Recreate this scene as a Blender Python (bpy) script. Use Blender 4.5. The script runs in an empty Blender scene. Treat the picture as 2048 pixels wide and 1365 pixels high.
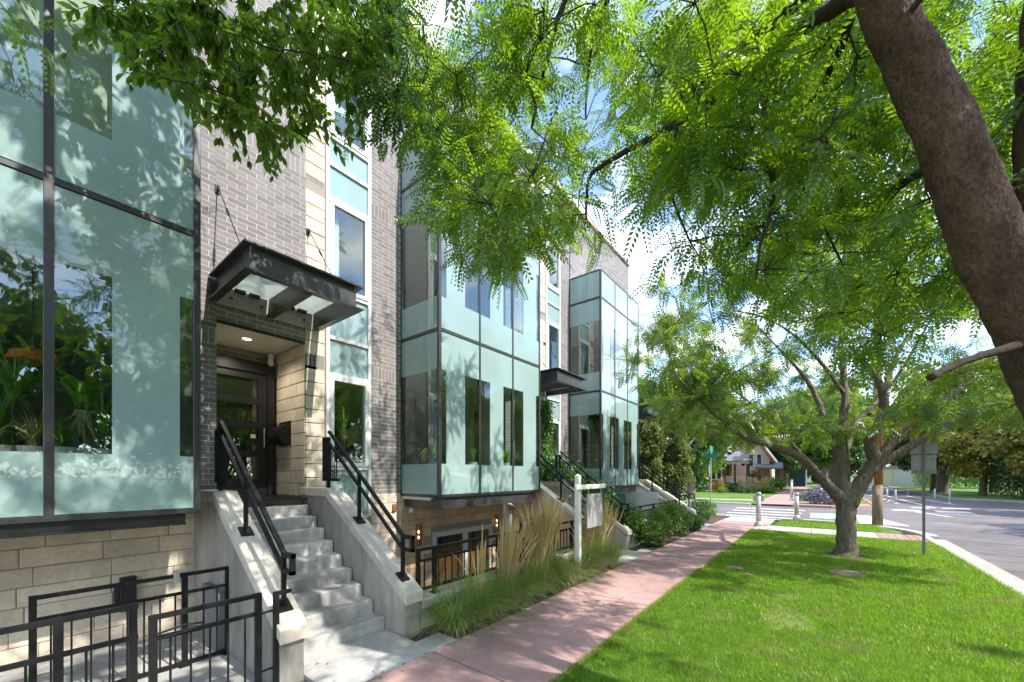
import bpy, bmesh, math, random
import numpy as np
from mathutils import Vector, Matrix

random.seed(11)
RNG = np.random.default_rng(11)
R_ = math.radians
SC = bpy.context.scene
COL = SC.collection

# ------------------------------------------------------------------ camera
cam_data = bpy.data.cameras.new('camera')
cam = bpy.data.objects.new('camera', cam_data)
COL.objects.link(cam)
cam.location = (0, 0, 2.0)
cam.rotation_euler = (R_(90), 0, R_(38.1))
cam_data.sensor_width = 36.0
cam_data.lens = 36.0 * 786 / 2048
cam_data.shift_y = (950 - 682.5) / 2048
cam_data.clip_start = 0.05
cam_data.clip_end = 3000
SC.camera = cam

# ------------------------------------------------------------------ sky, sun, exposure
SUN_AZ, SUN_EL = 5.0, 47.0        # azimuth measured from +X towards +Y
w = bpy.data.worlds.new('World'); SC.world = w; w.use_nodes = True
nt = w.node_tree; nt.nodes.clear()
def N(t, **k):
    n = nt.nodes.new(t)
    for a, b in k.items(): setattr(n, a, b)
    return n
sky = N('ShaderNodeTexSky', sky_type='NISHITA', sun_disc=False, sun_elevation=R_(SUN_EL), sun_rotation=R_(90 - SUN_AZ), altitude=1600, air_density=1.0, dust_density=0.6)
bg = N('ShaderNodeBackground'); bg.inputs['Strength'].default_value = 0.15
bgc = N('ShaderNodeBackground'); bgc.inputs['Strength'].default_value = 1.0; bgc.inputs['Color'].default_value = (0.97, 0.985, 1.0, 1)
tc = N('ShaderNodeTexCoord'); sep = N('ShaderNodeSeparateXYZ'); nt.links.new(tc.outputs['Generated'], sep.inputs[0])
mx = N('ShaderNodeMath', operation='MAXIMUM'); nt.links.new(sep.outputs['Z'], mx.inputs[0]); mx.inputs[1].default_value = 0.0
ad = N('ShaderNodeMath', operation='ADD'); nt.links.new(mx.outputs[0], ad.inputs[0]); ad.inputs[1].default_value = 0.22
dx = N('ShaderNodeMath', operation='DIVIDE'); dy = N('ShaderNodeMath', operation='DIVIDE')
for d_, ax in ((dx, 'X'), (dy, 'Y')):
    nt.links.new(sep.outputs[ax], d_.inputs[0]); nt.links.new(ad.outputs[0], d_.inputs[1])
cmb = N('ShaderNodeCombineXYZ'); nt.links.new(dx.outputs[0], cmb.inputs[0]); nt.links.new(dy.outputs[0], cmb.inputs[1])
noi = N('ShaderNodeTexNoise'); noi.inputs['Scale'].default_value = 2.1; noi.inputs['Detail'].default_value = 8; noi.inputs['Roughness'].default_value = 0.55
nt.links.new(cmb.outputs[0], noi.inputs['Vector'])
rmp = N('ShaderNodeValToRGB'); rmp.color_ramp.elements[0].position = 0.47; rmp.color_ramp.elements[1].position = 0.66
nt.links.new(noi.outputs['Fac'], rmp.inputs[0])
mixw = N('ShaderNodeMixShader'); out = N('ShaderNodeOutputWorld')
nt.links.new(sky.outputs[0], bg.inputs['Color'])
nt.links.new(rmp.outputs[0], mixw.inputs[0]); nt.links.new(bg.outputs[0], mixw.inputs[1]); nt.links.new(bgc.outputs[0], mixw.inputs[2])
nt.links.new(mixw.outputs[0], out.inputs[0])

sun_d = bpy.data.lights.new('sun', 'SUN'); sun_d.energy = 2.1; sun_d.angle = R_(0.53); sun_d.color = (1.0, 0.95, 0.88)
sun = bpy.data.objects.new('sun', sun_d); COL.objects.link(sun)
sv = Vector((math.cos(R_(SUN_EL)) * math.cos(R_(SUN_AZ)), math.cos(R_(SUN_EL)) * math.sin(R_(SUN_AZ)), math.sin(R_(SUN_EL))))
sun.rotation_euler = (-sv).to_track_quat('-Z', 'Y').to_euler()
SC.view_settings.view_transform = 'Standard'; SC.view_settings.look = 'None'
SC.view_settings.gamma = 1.0; SC.view_settings.use_curve_mapping = False
SC.view_settings.exposure = 1.95
SC.cycles.max_bounces = 6; SC.cycles.transparent_max_bounces = 8; SC.cycles.diffuse_bounces = 3
SC.cycles.glossy_bounces = 3; SC.cycles.transmission_bounces = 3; SC.cycles.sample_clamp_indirect = 6
SC.cycles.caustics_reflective = False; SC.cycles.caustics_refractive = False
SC.cycles.use_denoising = True

# ------------------------------------------------------------------ materials
def newmat(name):
    m = bpy.data.materials.new(name); m.use_nodes = True
    t = m.node_tree; t.nodes.clear()
    return m, t
def mat(name, col, rough=0.8, var=0.15, scale=6.0, bump=0.0, bscale=60.0, spec=0.4, col2=None, metallic=0.0, rand=0.0, big=0.0, bdist=0.01, vec=(1, 1, 1)):
    m, t = newmat(name); L = t.links.new
    geo = t.nodes.new('ShaderNodeNewGeometry')
    mp = t.nodes.new('ShaderNodeMapping'); mp.inputs['Scale'].default_value = vec; L(geo.outputs['Position'], mp.inputs[0])
    n1 = t.nodes.new('ShaderNodeTexNoise'); n1.inputs['Scale'].default_value = scale; n1.inputs['Detail'].default_value = 6; n1.inputs['Roughness'].default_value = 0.65
    L(mp.outputs[0], n1.inputs['Vector'])
    mr = t.nodes.new('ShaderNodeMapRange'); mr.inputs[1].default_value = 0.3; mr.inputs[2].default_value = 0.7; L(n1.outputs['Fac'], mr.inputs[0])
    mixc = t.nodes.new('ShaderNodeMix'); mixc.data_type = 'RGBA'
    a = [c * (1 - var) for c in col]; b = list(col2) if col2 else [min(1, c * (1 + var)) for c in col]
    mixc.inputs[6].default_value = (*a, 1); mixc.inputs[7].default_value = (*b, 1); L(mr.outputs[0], mixc.inputs[0])
    cur = mixc.outputs[2]
    def scaleby(cur, src, lo, hi):
        r = t.nodes.new('ShaderNodeMapRange'); r.inputs[3].default_value = lo; r.inputs[4].default_value = hi; L(src, r.inputs[0])
        mm = t.nodes.new('ShaderNodeVectorMath'); mm.operation = 'SCALE'; L(cur, mm.inputs[0]); L(r.outputs[0], mm.inputs['Scale'])
        return mm.outputs[0]
    if big:
        n2 = t.nodes.new('ShaderNodeTexNoise'); n2.inputs['Scale'].default_value = scale * 0.12; n2.inputs['Detail'].default_value = 5
        L(mp.outputs[0], n2.inputs['Vector'])
        r = t.nodes.new('ShaderNodeMapRange'); r.inputs[1].default_value = 0.35; r.inputs[2].default_value = 0.65; r.inputs[3].default_value = 1 - big; r.inputs[4].default_value = 1 + big * 0.6
        L(n2.outputs['Fac'], r.inputs[0])
        mm = t.nodes.new('ShaderNodeVectorMath'); mm.operation = 'SCALE'; L(cur, mm.inputs[0]); L(r.outputs[0], mm.inputs['Scale']); cur = mm.outputs[0]
    if rand:
        oi = t.nodes.new('ShaderNodeObjectInfo')
        ad = t.nodes.new('ShaderNodeMath'); ad.operation = 'ADD'; L(geo.outputs['Random Per Island'], ad.inputs[0]); L(oi.outputs['Random'], ad.inputs[1])
        fr = t.nodes.new('ShaderNodeMath'); fr.operation = 'FRACT'; L(ad.outputs[0], fr.inputs[0])
        cur = scaleby(cur, fr.outputs[0], 1 - rand, 1 + rand)
    p = t.nodes.new('ShaderNodeBsdfPrincipled'); L(cur, p.inputs['Base Color'])
    p.inputs['Roughness'].default_value = rough; p.inputs['Specular IOR Level'].default_value = spec; p.inputs['Metallic'].default_value = metallic
    if bump:
        n3 = t.nodes.new('ShaderNodeTexNoise'); n3.inputs['Scale'].default_value = bscale; n3.inputs['Detail'].default_value = 5; L(mp.outputs[0], n3.inputs['Vector'])
        bp = t.nodes.new('ShaderNodeBump'); bp.inputs['Strength'].default_value = bump; bp.inputs['Distance'].default_value = bdist
        L(n3.outputs['Fac'], bp.inputs['Height']); L(bp.outputs[0], p.inputs['Normal'])
    o = t.nodes.new('ShaderNodeOutputMaterial'); L(p.outputs[0], o.inputs[0])
    return m
def leafmat(name, cd, ct, fac=0.5, rand=0.35, nscale=1.2, gloss=0.06, alt=None, ascale=0.8, alo=0.5, ahi=0.68):
    m, t = newmat(name); L = t.links.new
    geo = t.nodes.new('ShaderNodeNewGeometry'); oi = t.nodes.new('ShaderNodeObjectInfo')
    n1 = t.nodes.new('ShaderNodeTexNoise'); n1.inputs['Scale'].default_value = nscale; n1.inputs['Detail'].default_value = 3
    L(geo.outputs['Position'], n1.inputs['Vector'])
    ad = t.nodes.new('ShaderNodeMath'); ad.operation = 'MULTIPLY_ADD'; L(geo.outputs['Random Per Island'], ad.inputs[0]); ad.inputs[1].default_value = 0.6
    mr = t.nodes.new('ShaderNodeMapRange'); mr.inputs[1].default_value = 0.25; mr.inputs[2].default_value = 0.75; mr.inputs[4].default_value = 0.5; L(n1.outputs['Fac'], mr.inputs[0])
    L(mr.outputs[0], ad.inputs[2])
    r = t.nodes.new('ShaderNodeMapRange'); r.inputs[2].default_value = 1.1; r.inputs[3].default_value = 1 - rand; r.inputs[4].default_value = 1 + rand; L(ad.outputs[0], r.inputs[0])
    outs = []
    for c in (cd, ct):
        mm = t.nodes.new('ShaderNodeVectorMath'); mm.operation = 'SCALE'; mm.inputs[0].default_value = c; L(r.outputs[0], mm.inputs['Scale'])
        if alt:
            na = t.nodes.new('ShaderNodeTexNoise'); na.inputs['Scale'].default_value = ascale; na.inputs['Detail'].default_value = 4; L(geo.outputs['Position'], na.inputs['Vector'])
            ra = t.nodes.new('ShaderNodeMapRange'); ra.inputs[1].default_value = alo; ra.inputs[2].default_value = ahi; L(na.outputs['Fac'], ra.inputs[0])
            mxa = t.nodes.new('ShaderNodeMix'); mxa.data_type = 'RGBA'; L(ra.outputs[0], mxa.inputs[0]); mxa.inputs[6].default_value = (*c, 1)
            mxa.inputs[7].default_value = (*[q_ * (1 if c is cd else 1.8) for q_ in alt], 1); L(mxa.outputs[2], mm.inputs[0])
        outs.append(mm.outputs[0])
    d = t.nodes.new('ShaderNodeBsdfDiffuse'); L(outs[0], d.inputs['Color'])
    tr = t.nodes.new('ShaderNodeBsdfTranslucent'); L(outs[1], tr.inputs['Color'])
    mx = t.nodes.new('ShaderNodeMixShader'); mx.inputs[0].default_value = fac; L(d.outputs[0], mx.inputs[1]); L(tr.outputs[0], mx.inputs[2])
    g = t.nodes.new('ShaderNodeBsdfGlossy'); g.inputs['Roughness'].default_value = 0.35
    m2 = t.nodes.new('ShaderNodeMixShader'); m2.inputs[0].default_value = gloss; L(mx.outputs[0], m2.inputs[1]); L(g.outputs[0], m2.inputs[2])
    o = t.nodes.new('ShaderNodeOutputMaterial'); L(m2.outputs[0], o.inputs[0])
    return m
def schlick(t, f0):
    lw = t.nodes.new('ShaderNodeLayerWeight'); pw = t.nodes.new('ShaderNodeMath'); pw.operation = 'POWER'; pw.inputs[1].default_value = 4.2
    t.links.new(lw.outputs['Facing'], pw.inputs[0]); lw.inputs['Blend'].default_value = 0.5
    mr = t.nodes.new('ShaderNodeMapRange'); mr.inputs[3].default_value = f0; mr.inputs[4].default_value = 1.0; t.links.new(pw.outputs[0], mr.inputs[0])
    return mr
def clearglass(name, tint, f0=0.09):
    m, t = newmat(name); L = t.links.new
    fr = schlick(t, f0)
    tp = t.nodes.new('ShaderNodeBsdfTransparent'); tp.inputs['Color'].default_value = (*tint, 1)
    g = t.nodes.new('ShaderNodeBsdfGlossy'); g.inputs['Roughness'].default_value = 0.0; g.inputs['Color'].default_value = (0.92, 0.97, 0.96, 1)
    geo = t.nodes.new('ShaderNodeNewGeometry'); nn = t.nodes.new('ShaderNodeTexNoise'); nn.inputs['Scale'].default_value = 1.3; nn.inputs['Detail'].default_value = 2
    L(geo.outputs['Position'], nn.inputs['Vector'])
    bp = t.nodes.new('ShaderNodeBump'); bp.inputs['Strength'].default_value = 0.05; bp.inputs['Distance'].default_value = 0.05
    L(nn.outputs['Fac'], bp.inputs['Height']); L(bp.outputs[0], g.inputs['Normal'])
    mx = t.nodes.new('ShaderNodeMixShader'); L(fr.outputs[0], mx.inputs[0]); L(tp.outputs[0], mx.inputs[1]); L(g.outputs[0], mx.inputs[2])
    o = t.nodes.new('ShaderNodeOutputMaterial'); L(mx.outputs[0], o.inputs[0])
    return m
def frosted(name, col, fac=0.2, f0=0.055):
    m, t = newmat(name); L = t.links.new
    geo = t.nodes.new('ShaderNodeNewGeometry'); nn = t.nodes.new('ShaderNodeTexNoise'); nn.inputs['Scale'].default_value = 0.9; nn.inputs['Detail'].default_value = 4
    L(geo.outputs['Position'], nn.inputs['Vector'])
    mr = t.nodes.new('ShaderNodeMapRange'); mr.inputs[1].default_value = 0.3; mr.inputs[2].default_value = 0.7; mr.inputs[3].default_value = 0.9; mr.inputs[4].default_value = 1.06; L(nn.outputs['Fac'], mr.inputs[0])
    mm = t.nodes.new('ShaderNodeVectorMath'); mm.operation = 'SCALE'; mm.inputs[0].default_value = col; L(mr.outputs[0], mm.inputs['Scale'])
    d = t.nodes.new('ShaderNodeBsdfDiffuse'); L(mm.outputs[0], d.inputs['Color'])
    tr = t.nodes.new('ShaderNodeBsdfTranslucent'); L(mm.outputs[0], tr.inputs['Color'])
    mx = t.nodes.new('ShaderNodeMixShader'); mx.inputs[0].default_value = fac; L(d.outputs[0], mx.inputs[1]); L(tr.outputs[0], mx.inputs[2])
    g = t.nodes.new('ShaderNodeBsdfGlossy'); g.inputs['Roughness'].default_value = 0.0
    n2 = t.nodes.new('ShaderNodeTexNoise'); n2.inputs['Scale'].default_value = 1.3; n2.inputs['Detail'].default_value = 2; L(geo.outputs['Position'], n2.inputs['Vector'])
    bp = t.nodes.new('ShaderNodeBump'); bp.inputs['Strength'].default_value = 0.05; bp.inputs['Distance'].default_value = 0.05
    L(n2.outputs['Fac'], bp.inputs['Height']); L(bp.outputs[0], g.inputs['Normal'])
    fr = schlick(t, f0)
    m2 = t.nodes.new('ShaderNodeMixShader'); L(fr.outputs[0], m2.inputs[0]); L(mx.outputs[0], m2.inputs[1]); L(g.outputs[0], m2.inputs[2])
    o = t.nodes.new('ShaderNodeOutputMaterial'); L(m2.outputs[0], o.inputs[0])
    return m
def emit(name, col, s):
    m, t = newmat(name); e = t.nodes.new('ShaderNodeEmission'); e.inputs[0].default_value = (*col, 1); e.inputs[1].default_value = s
    o = t.nodes.new('ShaderNodeOutputMaterial'); t.links.new(e.outputs[0], o.inputs[0]); return m

M = {}
M['brick'] = mat('brick', (0.19, 0.168, 0.162), 0.75, 0.12, 30, 0.25, 120, rand=0.19, bdist=0.004)
M['mortar'] = mat('mortar', (0.45, 0.43, 0.41), 0.95, 0.1, 40, 0.3, 200, bdist=0.003)
M['stone'] = mat('limestone', (0.62, 0.52, 0.4), 0.85, 0.14, 22, 0.5, 45, rand=0.12, bdist=0.006, big=0.15)
M['stonew'] = mat('warm_limestone', (0.62, 0.43, 0.27), 0.85, 0.12, 22, 0.5, 45, rand=0.1, bdist=0.006, big=0.12)  # limestone with warm bounced light put into its colour
M['stonej'] = mat('stone_joint', (0.3, 0.255, 0.21), 0.95, 0.1, 20)
M['concrete'] = mat('concrete', (0.4, 0.385, 0.355), 0.9, 0.2, 5, 0.35, 70, big=0.35, bdist=0.005)
M['step'] = mat('step_concrete', (0.47, 0.455, 0.43), 0.9, 0.17, 11, 0.4, 60, big=0.32, bdist=0.005)
M['stucco'] = mat('cheek_stucco', (0.34, 0.315, 0.28), 0.9, 0.32, 3.6, 0.3, 80, big=0.35, vec=(1.3, 1.3, 0.35))
M['stucco_tan'] = mat('tan_stucco', (0.66, 0.42, 0.25), 0.9, 0.08, 4, 0.2, 120)  # tan stucco, its orange strengthened by bounced light put into the colour
M['white_wall'] = mat('white_painted_wall', (0.7, 0.7, 0.7), 0.85, 0.06, 4)
M['teal'] = mat('teal_paint', (0.05, 0.36, 0.35), 0.7, 0.1, 5)
M['mural_grey'] = mat('mural_grey', (0.2, 0.2, 0.21), 0.7, 0.1, 5)
M['coping'] = mat('coping_stone', (0.56, 0.5, 0.415), 0.85, 0.14, 7, 0.3, 90, big=0.18, bdist=0.004)
M['steel'] = mat('black_steel', (0.01, 0.01, 0.011), 0.55, 0.2, 12, 0.1, 60, spec=0.25)
M['chan'] = mat('dark_bronze_steel', (0.045, 0.042, 0.045), 0.38, 0.25, 6, 0.1, 40, spec=0.6)
M['mull'] = mat('mullion_metal', (0.032, 0.031, 0.033), 0.35, 0.2, 10, spec=0.6)
M['white'] = mat('white_frame_paint', (0.74, 0.73, 0.7), 0.45, 0.05, 6)
M['plate'] = mat('weathered_plate', (0.3, 0.275, 0.24), 0.7, 0.15, 10)
M['doorback'] = mat('grey_door_film', (0.3, 0.295, 0.285), 0.8, 0.05, 4)
M['greyframe'] = mat('grey_frame_paint', (0.5, 0.49, 0.47), 0.6, 0.05, 6)
M['ceil'] = mat('soffit_paint', (0.6, 0.54, 0.46), 0.9, 0.05, 4)
M['room'] = mat('room_wall', (0.42, 0.4, 0.37), 0.9, 0.06, 3)
M['roomfloor'] = mat('room_floor', (0.2, 0.13, 0.08), 0.6, 0.2, 5)
M['white_in'] = mat('interior_white', (0.7, 0.7, 0.68), 0.8, 0.03, 3)
M['pink'] = mat('red_concrete', (0.40, 0.235, 0.21), 0.9, 0.13, 5, 0.3, 110, big=0.22, bdist=0.004, col2=(0.47, 0.3, 0.275))
M['joint'] = mat('joint_dirt', (0.09, 0.07, 0.055), 1, 0.3, 30)
M['asphalt'] = mat('asphalt', (0.165, 0.145, 0.145), 0.95, 0.22, 3, 0.5, 180, big=0.18, bdist=0.006)
M['kerb'] = mat('kerb_concrete', (0.42, 0.395, 0.36), 0.9, 0.12, 4, 0.3, 90, big=0.15)
M['paint'] = mat('road_paint', (0.55, 0.55, 0.54), 0.85, 0.3, 10)
M['greenp'] = mat('green_road_paint', (0.3, 0.5, 0.33), 0.85, 0.2, 8)
M['redtile'] = mat('red_tactile', (0.36, 0.2, 0.165), 0.85, 0.15, 10)
M['paver'] = mat('grey_paver', (0.5, 0.44, 0.41), 0.9, 0.12, 6, 0.2, 90, rand=0.1)
M['blind'] = mat('pale_blind', (0.55, 0.55, 0.47), 0.9, 0.12, 3)
M['tar'] = mat('tar_seal', (0.07, 0.065, 0.07), 0.8, 0.2, 10)
M['litter'] = leafmat('fallen_leaf', (0.3, 0.22, 0.08), (0.2, 0.15, 0.05), 0.2, rand=0.6)
M['soil'] = mat('soil', (0.11, 0.075, 0.05), 1, 0.4, 25, 0.8, 60, bdist=0.03)
M['lawn'] = mat('lawn_ground', (0.1, 0.2, 0.025), 1, 0.35, 4, 0.8, 200, big=0.25, bdist=0.02, col2=(0.15, 0.28, 0.035))
M['thatch'] = mat('dry_thatch', (0.2, 0.22, 0.07), 1, 0.4, 30, 0.8, 120, bdist=0.02)
M['ground'] = mat('far_ground', (0.07, 0.13, 0.03), 1, 0.35, 0.6, big=0.3)
M['galv'] = mat('galvanised_metal', (0.45, 0.45, 0.44), 0.4, 0.1, 20, metallic=0.6)
M['bollard'] = mat('brushed_steel', (0.5, 0.48, 0.45), 0.4, 0.1, 20, metallic=0.5)
M['postwhite'] = mat('white_wood_paint', (0.76, 0.74, 0.7), 0.6, 0.08, 14)
M['panel'] = mat('grey_sign_panel', (0.3, 0.295, 0.305), 0.5, 0.05, 2)
M['bark'] = mat('brown_bark', (0.075, 0.042, 0.033), 0.95, 0.5, 60, 1.0, 70, big=0.4, bdist=0.02, col2=(0.15, 0.085, 0.06), vec=(1, 1, 0.55))
M['scar'] = mat('orange_scar', (0.32, 0.12, 0.03), 0.9, 0.4, 40, 0.6, 60)
M['barkg'] = mat('grey_bark', (0.15, 0.115, 0.088), 0.95, 0.6, 30, 1.0, 26, bdist=0.06, vec=(1, 1, 0.12), col2=(0.26, 0.21, 0.165))
M['barkd'] = mat('dark_bark', (0.055, 0.036, 0.028), 0.95, 0.35, 20, 0.8, 40, bdist=0.01)
M['barkt'] = mat('twig_bark', (0.12, 0.075, 0.045), 0.9, 0.35, 20)
M['deadwood'] = mat('dead_wood', (0.035, 0.02, 0.013), 0.95, 0.4, 30, 0.6, 60)
M['orangewood'] = mat('pole_wood', (0.36, 0.14, 0.05), 0.9, 0.3, 12, 0.4, 40, vec=(1, 1, 0.1))
M['greywood'] = mat('pole_base_wood', (0.22, 0.16, 0.115), 0.95, 0.3, 12, 0.4, 40, vec=(1, 1, 0.1))
M['leaf'] = leafmat('locust_leaf', (0.075, 0.155, 0.01), (0.34, 0.55, 0.012), 0.55, alt=(0.05, 0.13, 0.02), ascale=0.7)
M['leaf2'] = leafmat('young_locust_leaf', (0.11, 0.18, 0.022), (0.36, 0.5, 0.03), 0.5, alt=(0.07, 0.15, 0.03))
M['ash'] = leafmat('ash_leaf', (0.065, 0.12, 0.018), (0.28, 0.46, 0.03), 0.52, gloss=0.04)
M['bgleaf'] = leafmat('maple_leaf', (0.075, 0.16, 0.025), (0.22, 0.4, 0.04), 0.4, nscale=0.5)
M['bgleafd'] = leafmat('dark_tree_leaf', (0.045, 0.1, 0.022), (0.1, 0.2, 0.03), 0.35, nscale=0.5)
M['yleaf'] = leafmat('yellowing_leaf', (0.3, 0.27, 0.05), (0.45, 0.42, 0.06), 0.4, nscale=0.5)
M['juniper'] = leafmat('juniper_leaf', (0.17, 0.23, 0.06), (0.24, 0.32, 0.06), 0.4, nscale=1)
M['vine'] = leafmat('vine_leaf', (0.08, 0.2, 0.02), (0.22, 0.42, 0.03), 0.4)
M['shrub'] = leafmat('shrub_leaf', (0.07, 0.16, 0.025), (0.2, 0.34, 0.03), 0.4)
M['shruby'] = leafmat('yellow_green_shrub', (0.14, 0.22, 0.03), (0.28, 0.36, 0.04), 0.4)
M['lav'] = leafmat('lavender_leaf', (0.25, 0.22, 0.3), (0.2, 0.2, 0.2), 0.3)
M['flower'] = leafmat('yellow_flower', (0.6, 0.38, 0.02), (0.5, 0.3, 0.02), 0.3)
M['blade'] = leafmat('grass_blade', (0.14, 0.265, 0.022), (0.38, 0.6, 0.035), 0.45, rand=0.5, nscale=5, gloss=0.03, alt=(0.26, 0.29, 0.07), ascale=1.3, alo=0.5, ahi=0.76)
M['reed'] = leafmat('reed_blade', (0.22, 0.32, 0.075), (0.4, 0.55, 0.1), 0.4, nscale=3)
M['reedp'] = leafmat('pale_reed_blade', (0.36, 0.38, 0.16), (0.45, 0.5, 0.2), 0.4, nscale=3)
M['plume'] = leafmat('dry_plume', (0.62, 0.47, 0.21), (0.5, 0.38, 0.16), 0.35, nscale=3)
M['house_plant'] = leafmat('house_plant_leaf', (0.16, 0.34, 0.04), (0.35, 0.6, 0.06), 0.35)
M['dryleaf'] = leafmat('dry_leaf', (0.42, 0.33, 0.17), (0.3, 0.24, 0.1), 0.3)
M['pot'] = mat('pot_glaze', (0.6, 0.58, 0.52), 0.5, 0.08, 8)
M['potblue'] = mat('blue_pot', (0.06, 0.2, 0.42), 0.4, 0.1, 8)
M['bronze'] = mat('rusty_bronze', (0.3, 0.13, 0.04), 0.5, 0.25, 12, metallic=0.3)
M['redbrick'] = mat('red_brick', (0.4, 0.13, 0.07), 0.9, 0.2, 14)
M['beige'] = mat('beige_siding', (0.6, 0.52, 0.38), 0.85, 0.08, 6)
M['roof'] = mat('grey_shingle', (0.22, 0.21, 0.22), 0.9, 0.2, 10)
M['trimw'] = mat('pale_trim', (0.68, 0.6, 0.46), 0.7, 0.05, 6)
M['dkgreen'] = mat('dark_green_paint', (0.05, 0.07, 0.05), 0.6, 0.1, 6)
M['blueg'] = mat('slate_blue_siding', (0.1, 0.14, 0.18), 0.8, 0.1, 6)
M['dark'] = mat('dark_void', (0.02, 0.02, 0.02), 0.6, 0.1, 5)
M['black'] = mat('black_paint', (0.016, 0.016, 0.017), 0.35, 0.1, 10)
M['doorglass'] = clearglass('door_glass', (0.5, 0.52, 0.5), 0.1)
M['clear'] = clearglass('clear_glass', (0.88, 0.94, 0.92), 0.08)
M['frost'] = frosted('frosted_mint_glass', (0.335, 0.46, 0.445))
M['frostl'] = frosted('frosted_canopy_glass', (0.75, 0.82, 0.78), 0.62, 0.04)
M['orange'] = mat('orange_lamp_shade', (0.7, 0.22, 0.03), 0.6, 0.05, 5)
M['green_sign'] = mat('green_sign_face', (0.02, 0.25, 0.17), 0.5, 0.05, 5)
M['num'] = mat('pale_number_metal', (0.72, 0.7, 0.64), 0.5, 0.05, 5)
M['bulb'] = emit('lamp_glow', (1, 0.85, 0.6), 0.7)

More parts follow.
